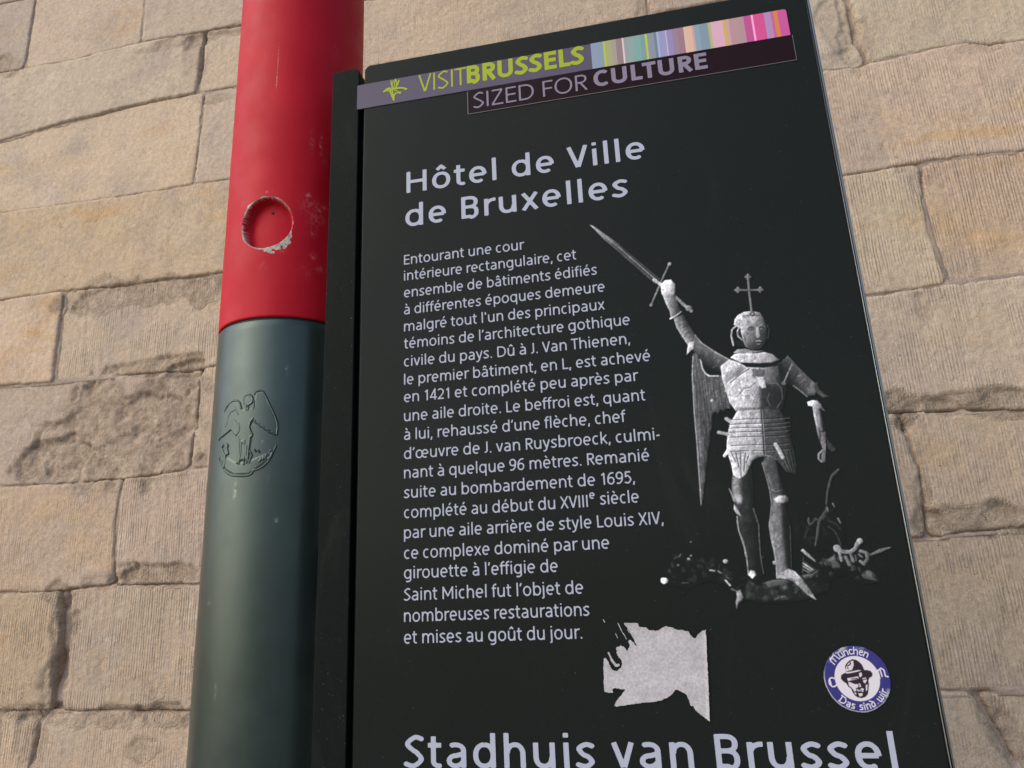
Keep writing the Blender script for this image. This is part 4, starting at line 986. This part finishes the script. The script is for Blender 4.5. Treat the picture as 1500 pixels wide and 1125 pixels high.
GL = {  # tiny black-letter hand, unit cell 1 high
 'M': (1.15, [[(.1,.0),(.1,.75),(.3,1.)],[(.1,.75),(.5,.95),(.5,.1)],[(.5,.9),(.9,.95),(.95,.0),(1.05,.0)]]),
 'u': (.62, [[(.1,.62),(.12,.08),(.35,.0),(.5,.12)],[(.5,.65),(.5,.0)]]),
 'U': (.62, [[(.1,.62),(.12,.08),(.35,.0),(.5,.12)],[(.5,.65),(.5,.0)],[(.15,.82),(.17,.86)],[(.45,.82),(.47,.86)]]),
 'n': (.62, [[(.1,.0),(.1,.66)],[(.1,.52),(.35,.68),(.5,.55),(.5,.0)]]),
 'c': (.5, [[(.45,.62),(.2,.66),(.1,.5),(.1,.15),(.25,.0),(.45,.08)]]),
 'h': (.62, [[(.1,.0),(.1,1.)],[(.1,.52),(.35,.68),(.5,.5),(.48,-.12)]]),
 'e': (.52, [[(.1,.35),(.42,.42),(.42,.6),(.22,.68),(.1,.5),(.1,.15),(.25,.0),(.45,.08)]]),
 'D': (.95, [[(.2,.0),(.2,.9)],[(.05,.95),(.6,.95),(.85,.6),(.8,.2),(.5,.0),(.1,.0)]]),
 'a': (.6, [[(.15,.62),(.45,.62),(.48,.0)],[(.48,.38),(.15,.3),(.12,.08),(.3,.0),(.48,.1)]]),
 's': (.5, [[(.42,.62),(.15,.64),(.12,.42),(.4,.28),(.4,.05),(.08,.02)]]),
 'i': (.32, [[(.15,.0),(.15,.62)],[(.14,.84),(.17,.88)]]),
 'd': (.62, [[(.1,.95),(.5,.6),(.5,.12),(.3,.0),(.12,.1),(.12,.5),(.4,.62)]]),
 'w': (.9, [[(.1,.66),(.12,.05),(.3,.0),(.45,.1)],[(.45,.64),(.45,.1),(.62,.0),(.8,.15),(.78,.66)]]),
 'r': (.48, [[(.12,.0),(.12,.64)],[(.12,.5),(.4,.66)]]),
 'C': (1.0, [[(.80,.84),(.55,.98),(.30,.92),(.14,.70),(.12,.35),(.30,.06),(.55,.02),(.82,.14)],[(.26,.8),(.24,.2)]]),
 'N': (1.1, [[(.15,.0),(.2,.8),(.0,.95)],[(.2,.8),(.6,1.),(.85,.75),(.8,.1),(1.05,.0)],[(.45,.85),(.45,.15)]]),
 ' ': (.45, []),
}
def arc_text(txt, pa, pb, size, inward, wd, track=1.0):
    A0, A1 = [math.atan2(on_plane(*q)[1]-SC[1], on_plane(*q)[0]-SC[0]) for q in (pa, pb)]
    if not inward:
        while A1 > A0: A1 -= 2*math.pi
    else:
        while A1 < A0: A1 += 2*math.pi
    tot = sum(GL[c][0] for c in txt); x = 0
    rr_ = SR*.83
    for c in txt:
        w_, st = GL[c]; cx = x+w_/2; a = A0+(A1-A0)*cx/tot; x += w_
        up_ = np.array([math.cos(a), math.sin(a)])*(1 if not inward else -1)
        rt = np.array([up_[1], -up_[0]])
        cen = SC+np.array([math.cos(a), math.sin(a)])*rr_
        sxx = abs(A1-A0)*rr_/tot*.98
        for s_ in st:
            RS.stroke([tuple(cen+rt*(p[0]-w_/2)*sxx+up_*(p[1]-.42)*size) for p in s_], wd, WHITE, .16e-3, direct=True)
arc_text('MUnchen', (1219, 972), (1275, 955), .0054, False, .00078)
arc_text('Das sind wir', (1230, 1021), (1298, 1010), .0054, True, .00078)
for ch, q in (('C', (1219.5, 999)), ('N', (1291.5, 985.5))):
    w_, st = GL[ch]; cen = np.array(on_plane(*q)); th = math.radians(9)
    for s_ in st:
        RS.stroke([tuple(cen+np.array([(p[0]-w_/2)*math.cos(th)-(p[1]-.5)*math.sin(th), (p[0]-w_/2)*math.sin(th)+(p[1]-.5)*math.cos(th)])*.0072) for p in s_], .0010, WHITE, .16e-3, direct=True)
RS.org(1190, 930, 9)
# man in a hat (plain drawing)
RS.poly([(425,420),(440,380),(480,340),(520,318),(565,325),(610,350),(645,385),(665,420),(680,460),(720,462),(765,475),(790,505),(785,545),(750,565),(735,600),(742,650),(738,720),(728,780),(700,815),(650,832),(600,825),(560,800),(530,760),(505,705),(470,680),(445,640),(400,610),(372,575),(375,530),(410,505),(440,495),(435,455)], INK, .25e-3)
for q in ([(445,400),(500,345),(535,340),(540,400),(520,460),(470,470),(440,485),(440,440)], [(440,490),(520,480),(600,462),(640,468),(600,480),(500,502),(440,508)], [(612,505),(640,490),(652,530),(630,560),(615,540)],
          [(455,570),(520,560),(600,545),(605,575),(540,590),(500,600),(470,610)], [(470,620),(500,625),(560,650),(600,640),(625,640),(640,680),(600,690),(570,700),(575,740),(545,735),(510,690),(480,670)],
          [(580,710),(620,720),(650,700),(675,710),(665,750),(630,735),(600,745)], [(600,770),(660,765),(655,800),(620,810)], [(545,740),(570,750),(575,785),(555,775)], [(655,570),(700,560),(715,600),(690,640),(670,620)], [(700,660),(722,650),(722,720),(705,740)]):
    RS.poly(q, WHITE, .25e-3, al=.93)
for q, w_ in (([(490,345),(500,380),(475,402),(445,400)],2.0),([(500,610),(540,618),(585,612)],3.),([(510,580),(590,570)],1.6),([(660,590),(700,580)],1.6),([(590,640),(615,665),(600,690)],1.4),([(600,720),(650,728)],1.2),([(540,760),(600,745),(660,760)],1.2),([(455,420),(470,450)],1.4)):
    RS.stroke(q, w_*w1*.8, INK, .2e-3)
fc = grid_faces(RS.nu, RS.nv); kf = ((edge-rad).ravel()[fc] > 0).all(1)
yy = -.0007-.00015*sstep(0, .0008, edge-rad)
vv, ff, rgb = compact(np.stack([RS.U, yy, RS.V], -1).reshape(-1, 3), fc[kf], RS.A.reshape(-1, 3))
me = mesh_np('round_sticker', vv, ff, True); cattr(me, 'print', rgb)
# rim wall so the sticker has thickness
rst = link('round_sticker', me, M_STICKER); rst['label'] = 'round navy and white sticker with a hatted man at the lower right of the board'; rst['category'] = 'sticker'

# ---- torn paper
TP = Paint(*(lambda a, b2: (a[0]-.004, b2[1]-.004, b2[0]+.004, a[1]+.004))(on_plane(880, 903), on_plane(1045, 1060)), .00022, 1, on_plane)
TP.org(850, 880, 5)
TP.poly([(318,165),(350,160),(420,163),(435,190),(460,195),(480,190),(500,212),(550,218),(575,212),(600,195),(628,185),(680,198),(720,215),(745,212),(790,225),(812,255),(830,272),(845,270),(870,235),(895,218),(918,212),(925,300),(930,450),(938,600),(944,750),(950,888),(925,868),(890,838),(850,808),(830,775),(805,765),(795,725),(775,685),(740,665),(700,650),(675,680),(640,708),(590,730),(540,742),(470,745),(380,758),(320,768),(265,775),(248,768),(262,740),(280,715),(300,690),(318,665),(325,650),(290,645),(255,640),(235,650),(240,672),(205,675),(175,668),(172,560),(170,420),(190,418),(205,445),(222,480),(240,508),(270,515),(295,490),(308,465),(300,435),(275,405),(262,380),(275,345),(295,325),(318,335),(345,365),(360,330),(372,290),(385,300),(412,330),(385,270),(350,210)], 1., .7e-3)
TP.org(850, 880, 5)
for q, w_ in (([(170,140),(180,158)],1.8),([(278,165),(300,215)],1.8),([(318,240),(338,280)],1.5),([(260,240),(275,272)],1.4),([(208,380),(232,435)],3.2),([(232,435),(262,475),(280,470)],4.4),([(365,300),(390,345)],6.),([(275,350),(305,350)],6.),([(345,210),(360,235)],1.2),([(300,215),(320,250)],1.2)):
    TP.stroke(q, w_*w1*.9, 1., .15e-3)
al = TP.A[..., 0] + .55*(fbm(TP.U*2000, TP.V*1600, 41, 3)+fbm(TP.U*500, TP.V*400, 47, 3))*(TP.A[..., 0]*(1-TP.A[..., 0])*4)
# feathered torn fibres along the edges
fc = grid_faces(TP.nu, TP.nv); kf = (al.ravel()[fc] > .45).all(1)
cl = .50*(1+.16*fbm(TP.U*90, TP.V*90, 43, 5)+.05*fbm(TP.U*900, TP.V*900, 44, 2))
near = np.apply_along_axis(lambda q: np.convolve(q, np.ones(25)/25, 'same'), 0, (al > .45)*1.)
near = 1-np.apply_along_axis(lambda q: np.convolve(q, np.ones(25)/25, 'same'), 1, near)
yy = -.0005-.00025*(1+fbm(TP.U*120, TP.V*120, 45, 3)) - near*.0016*np.clip(fbm(TP.U*50, TP.V*50, 46, 2)+.25, 0, 1)
cl_edge = near
cl = cl*(1-.0*near); rgb = np.stack([cl*.93, cl*.92, cl*.97], -1).reshape(-1, 3)
vv, ff, rgb = compact(np.stack([TP.U, yy, TP.V], -1).reshape(-1, 3), fc[kf], rgb)
me = mesh_np('torn_paper', vv, ff, True); cattr(me, 'print', rgb)
tp = link('torn_paper', me, M_PAPER); tp['label'] = 'torn scrap of pale grey paper stuck to the board below the text'; tp['category'] = 'paper scrap'

# ================================================================== THE POLE
pole = empty('sign_pole', (POLE_X, POLE_Y, 0), 'round metal pole, red above and dark green below, with embossed emblem', 'pole')
SEAM = on_pole(400, 463.5)[1]
HS, HZ = on_pole(388.5, 325.5); HR = .5*(on_pole(424, 325)[0]-on_pole(352.5, 330)[0]); HRz = .5*(on_pole(391, 288.5)[1]-on_pole(384, 363)[1])
print('SEAM', SEAM, 'HOLE', HS, HZ, HR, HRz)
def pole_mesh(name, sA, zA, rfun, attrs, mat):
    S_, Z_ = np.meshgrid(sA, zA); r = rfun(S_, Z_); th = S_/POLE_R
    verts = np.stack([POLE_X+r*np.sin(th), POLE_Y-r*np.cos(th), Z_], -1).reshape(-1, 3)
    me = mesh_np(name, verts, grid_faces(len(sA), len(zA)))
    for k, f in attrs.items(): fattr(me, k, f(S_, Z_))
    return link(name, me, mat, pole)
FULL = math.pi*POLE_R
def dense(a, b, c0, c1, fine, coarse):
    return np.unique(np.concatenate([np.arange(a, c0, coarse), np.arange(c0, c1, fine), np.arange(c1, b, coarse), [b]]).round(6))
sA = dense(-FULL, FULL, HS-.062, HS+.11, .0007, .003)
zA = np.unique(np.concatenate([[SEAM, SEAM+.0003, SEAM+.0008, SEAM+.0015, SEAM+.003], dense(SEAM+.003, 3.6, HZ-.062, HZ+.05, .0007, .02)]).round(6))
def hole_q(S_, Z_): return np.hypot((S_-HS)/HR, (Z_-HZ)/HRz)
def r_red(S_, Z_):
    q = hole_q(S_, Z_)
    r = POLE_R+.0004 - .0012*(1-sstep(0, .0012, Z_-SEAM))
    r = r - sstep(1.0, .970, q)*.0130 + .0006*sstep(.12, .0, np.abs(q-1.03))*0
    r = r - chip_f(S_, Z_)*.0003
    return r + .0002*fbm(S_*40, Z_*40, 3, 3)
def chip_f(S_, Z_):
    q = hole_q(S_, Z_); a = np.degrees(np.arctan2(Z_-HZ, S_-HS)) % 360
    def lobe(c, w): dd = np.abs((a-c+180) % 360-180); return np.exp(-(dd/w)**2)
    wid = .012 + .36*lobe(296, 24) + .12*lobe(320, 14)+ .11*lobe(135, 16) + .05*lobe(98, 8) + .05*lobe(215, 30) + .03*lobe(55, 25)+.05*lobe(262,14)
    wid = wid*(.35+.75*vnoise(S_*230, Z_*230, 9)) 
    return ((q > 1.0) & (q < 1.0+wid)).astype(float)
def scuff_f(S_, Z_):
    out = np.zeros_like(S_)
    for (px, py, r, v) in ((452,287,3,1.),(466,302,3,.9),(474,306,3.5,.8),(468,308,3,.8),(458,343,4,.35),(458,376,3.5,.6),(414,367,4,.3),(391,281,1.6,.7),(357,300,3,.4),(463,320,10,.3),(452,300,10,.25),(405,95,1.2,.5),(404,132,1.6,1.),(457,210,3,.5),(470,212,2,.8),(455,298,2,.6),(460,330,6,.3),(491,75,4,.25),(475,240,5,.3),(450,395,5,.3),(468,395,4,.4),(385,390,6,.15)):
        s_, z_ = on_pole(px, py); rr_ = r*.00095
        out = np.maximum(out, .8*v*np.exp(-(((S_-s_)/rr_)**2+((Z_-z_)/rr_)**2)))
    s0, z0 = on_pole(407, 98); s1, z1 = on_pole(405.5, 120)
    d = np.abs(S_-(s0+(s1-s0)*(Z_-z0)/(z1-z0))); out = np.maximum(out, .8*(d < .0005)*((Z_ < z0+.03) & (Z_ > z1)))
    return out
pole_mesh('red_section', sA, zA, r_red, {'chip': chip_f, 'scuff': scuff_f}, M_RED)
s2 = dense(-FULL, FULL, -.06, .06, .002, .003)
z2 = np.unique(np.concatenate([np.arange(0, SEAM-.01, .02), [SEAM-.004, SEAM-.0032, SEAM-.0024, SEAM-.0017]]).round(6))
def r_green(S_, Z_): return POLE_R - .0016*sstep(SEAM-.0040, SEAM-.0017, Z_)
def sc_g(S_, Z_): return np.zeros_like(S_)
def sc_s(S_, Z_):      # a few small knocks and a hairline
    out = np.zeros_like(S_)
    for k in range(26):
        r0 = random.Random(k); s_ = r0.uniform(-.11, .05); z_ = r0.uniform(1.2, SEAM-.03); rr_ = r0.uniform(.0006, .0022)
        out = np.maximum(out, r0.uniform(.4, 1)*np.exp(-(((S_-s_)/rr_)**2+((Z_-z_)/(rr_*r0.uniform(1, 5)))**2)))
    return out
s3 = dense(-FULL, FULL, -.12, .06, .0008, .003)
z3 = np.unique(np.concatenate([dense(0, SEAM-.012, 1.15, SEAM-.013, .0012, .02), [SEAM-.004, SEAM-.0032, SEAM-.0024, SEAM-.0017]]).round(6))
pole_mesh('dark_section', s3, z3, r_green, {'chip': sc_g, 'scuff': sc_s}, M_GREEN)
pole_mesh('seam_groove', s2, np.array([SEAM-.003, SEAM+.002]), lambda a, b2: POLE_R-.0022+0*a, {}, M_BLACKG)
# flat cap on top
me = bpy.data.meshes.new('pole_cap'); n = 48
vs = [(POLE_X+(POLE_R+.002)*math.cos(2*math.pi*k/n), POLE_Y+(POLE_R+.002)*math.sin(2*math.pi*k/n), z) for z in (3.598, 3.612) for k in range(n)]
me.from_pydata(vs, [], [tuple(range(n))[::-1], tuple(range(n, 2*n))]+[(k, (k+1) % n, n+(k+1) % n, n+k) for k in range(n)]); link('pole_cap', me, M_RED, pole)
# bolt end in the recess
s_, z_ = on_pole(393, 304.5)
th = s_/POLE_R; cen = Vector((POLE_X+(POLE_R-.0125)*math.sin(th), POLE_Y-(POLE_R-.0125)*math.cos(th), z_)); nrm = Vector((math.sin(th), -math.cos(th), 0))
me = bpy.data.meshes.new('bolt_end'); q_ = nrm.to_track_quat('Z', 'Y'); n = 12
vs = [tuple(cen+q_ @ Vector((.0019*r_*math.cos(2*math.pi*k/n), .0019*r_*math.sin(2*math.pi*k/n), h_))) for (r_, h_) in ((.8, -.001), (.8, .0008), (.5, .0014)) for k in range(n)]
fs = [(j*n+k, j*n+(k+1) % n, (j+1)*n+(k+1) % n, (j+1)*n+k) for j in range(2) for k in range(n)]+[tuple(range(2*n, 3*n))]
me.from_pydata(vs, [], fs); link('bolt_end', me, plain('dark_bolt', (.03, .012, .012), .5, .5), pole)

# embossed emblem
ea, eb = on_pole(316, 560), on_pole(412, 710)
EM = Paint(ea[0]-.004, eb[1], eb[0]+.004, ea[1], .00035, 1, on_pole)
EM.org(300, 560, 7.5)
wE = .00092
EM.poly([(165,625),(190,470),(215,340),(285,225),(340,205),(385,230),(420,300),(545,280),(560,110),(640,105),(710,240),(790,440),(790,570),(690,520),(610,480),(540,400),(495,480),(520,580),(480,830),(360,880),(365,600),(300,510),(200,595)], .68, .0016)
EM.dot((478,190), .0055, .75, .0012)
EM.poly([(180,850),(230,960),(320,1015),(480,1010),(560,955),(700,860),(750,760),(640,800),(480,870),(350,890),(250,830)], .55, .0018)
for pts, w_ in (
 ([(160,632),(172,560),(190,470),(210,380),(218,330),(245,270),(285,225),(325,202),(360,202),(385,225),(400,285)],1.3),
 ([(550,130),(560,105),(600,90),(640,102),(680,170),(710,240),(745,310),(775,380),(795,440),(800,500),(792,570)],1.2),
 ([(160,825),(165,870),(185,920),(215,970),(255,1005),(300,1025),(360,1030),(430,1032),(490,1022),(520,1000),(535,970),(580,960),(640,925),(690,880),(730,820),(760,750),(785,695)],1.1),
 ([(430,210),(432,170),(455,142),(490,135),(520,155),(530,190),(520,225),(490,245),(455,250),(435,230),(430,210)],1.1),
 ([(455,250),(460,300)],1.6),([(480,250),(478,300)],1.2),([(545,200),(545,270),(535,290)],1.),
 ([(190,600),(215,580),(240,560),(265,540),(290,515)],1.),([(295,505),(315,540),(345,575)],1.7),([(370,445),(382,490),(375,540),(350,575)],1.5),
 ([(235,490),(255,440),(265,380),(290,330),(340,300)],.7),([(340,270),(355,310),(370,350)],.8),([(330,400),(350,420),(370,445)],.7),
 ([(530,400),(505,430),(490,490),(500,530),(525,575),(520,590),(500,600)],1.2),
 ([(500,600),(490,680),(480,760),(478,830)],1.1),([(365,600),(368,700),(365,800),(360,880)],2.4),([(385,620),(382,760),(378,900)],.7),([(405,650),(400,760),(380,890)],.8),([(440,640),(440,760),(432,900)],1.1),([(460,700),(455,780),(462,880)],1.6),
 ([(430,640),(425,670),(415,650)],.8),
 ([(545,415),(560,440),(590,455),(610,480),(640,490),(660,515),(690,520),(710,550),(745,555),(770,575)],1.4),
 ([(195,690),(185,730),(205,780),(225,820),(220,880),(210,930)],2.4),([(205,695),(190,715)],1.4),([(240,685),(245,740),(255,785)],2.4),([(258,690),(245,720)],1.4),([(225,820),(240,790)],1.4),
 ([(470,820),(480,860),(500,850),(490,880)],1.2),([(500,760),(520,800),(510,830)],1.2),([(545,740),(560,760)],1.2),([(585,745),(600,765)],1.2),([(600,870),(620,840),(640,850),(650,810)],1.2),([(670,820),(680,790),(700,800)],1.3),([(715,760),(730,740),(740,760)],1.3),([(650,830),(690,850),(720,820),(750,760)],1.2)):
    EM.stroke(pts, w_*wE*1.4, 1., .0006)
hgt = EM.A[..., 0]
fc = grid_faces(EM.nu, EM.nv); fc = fc[(hgt.ravel()[fc] > .02).any(1)]
r = POLE_R - .00012 + hgt*.0013; th = EM.U/POLE_R
vv, ff = compact(np.stack([POLE_X+r*np.sin(th), POLE_Y-r*np.cos(th), EM.V], -1).reshape(-1, 3), fc)
me = mesh_np('emblem', vv, ff); fattr(me, 'chip', np.zeros(len(vv))); fattr(me, 'scuff', np.zeros(len(vv)))
eo = link('emblem', me, M_GREEN, pole); eo['label'] = 'embossed line emblem of a winged figure'
print('STONES', sid)
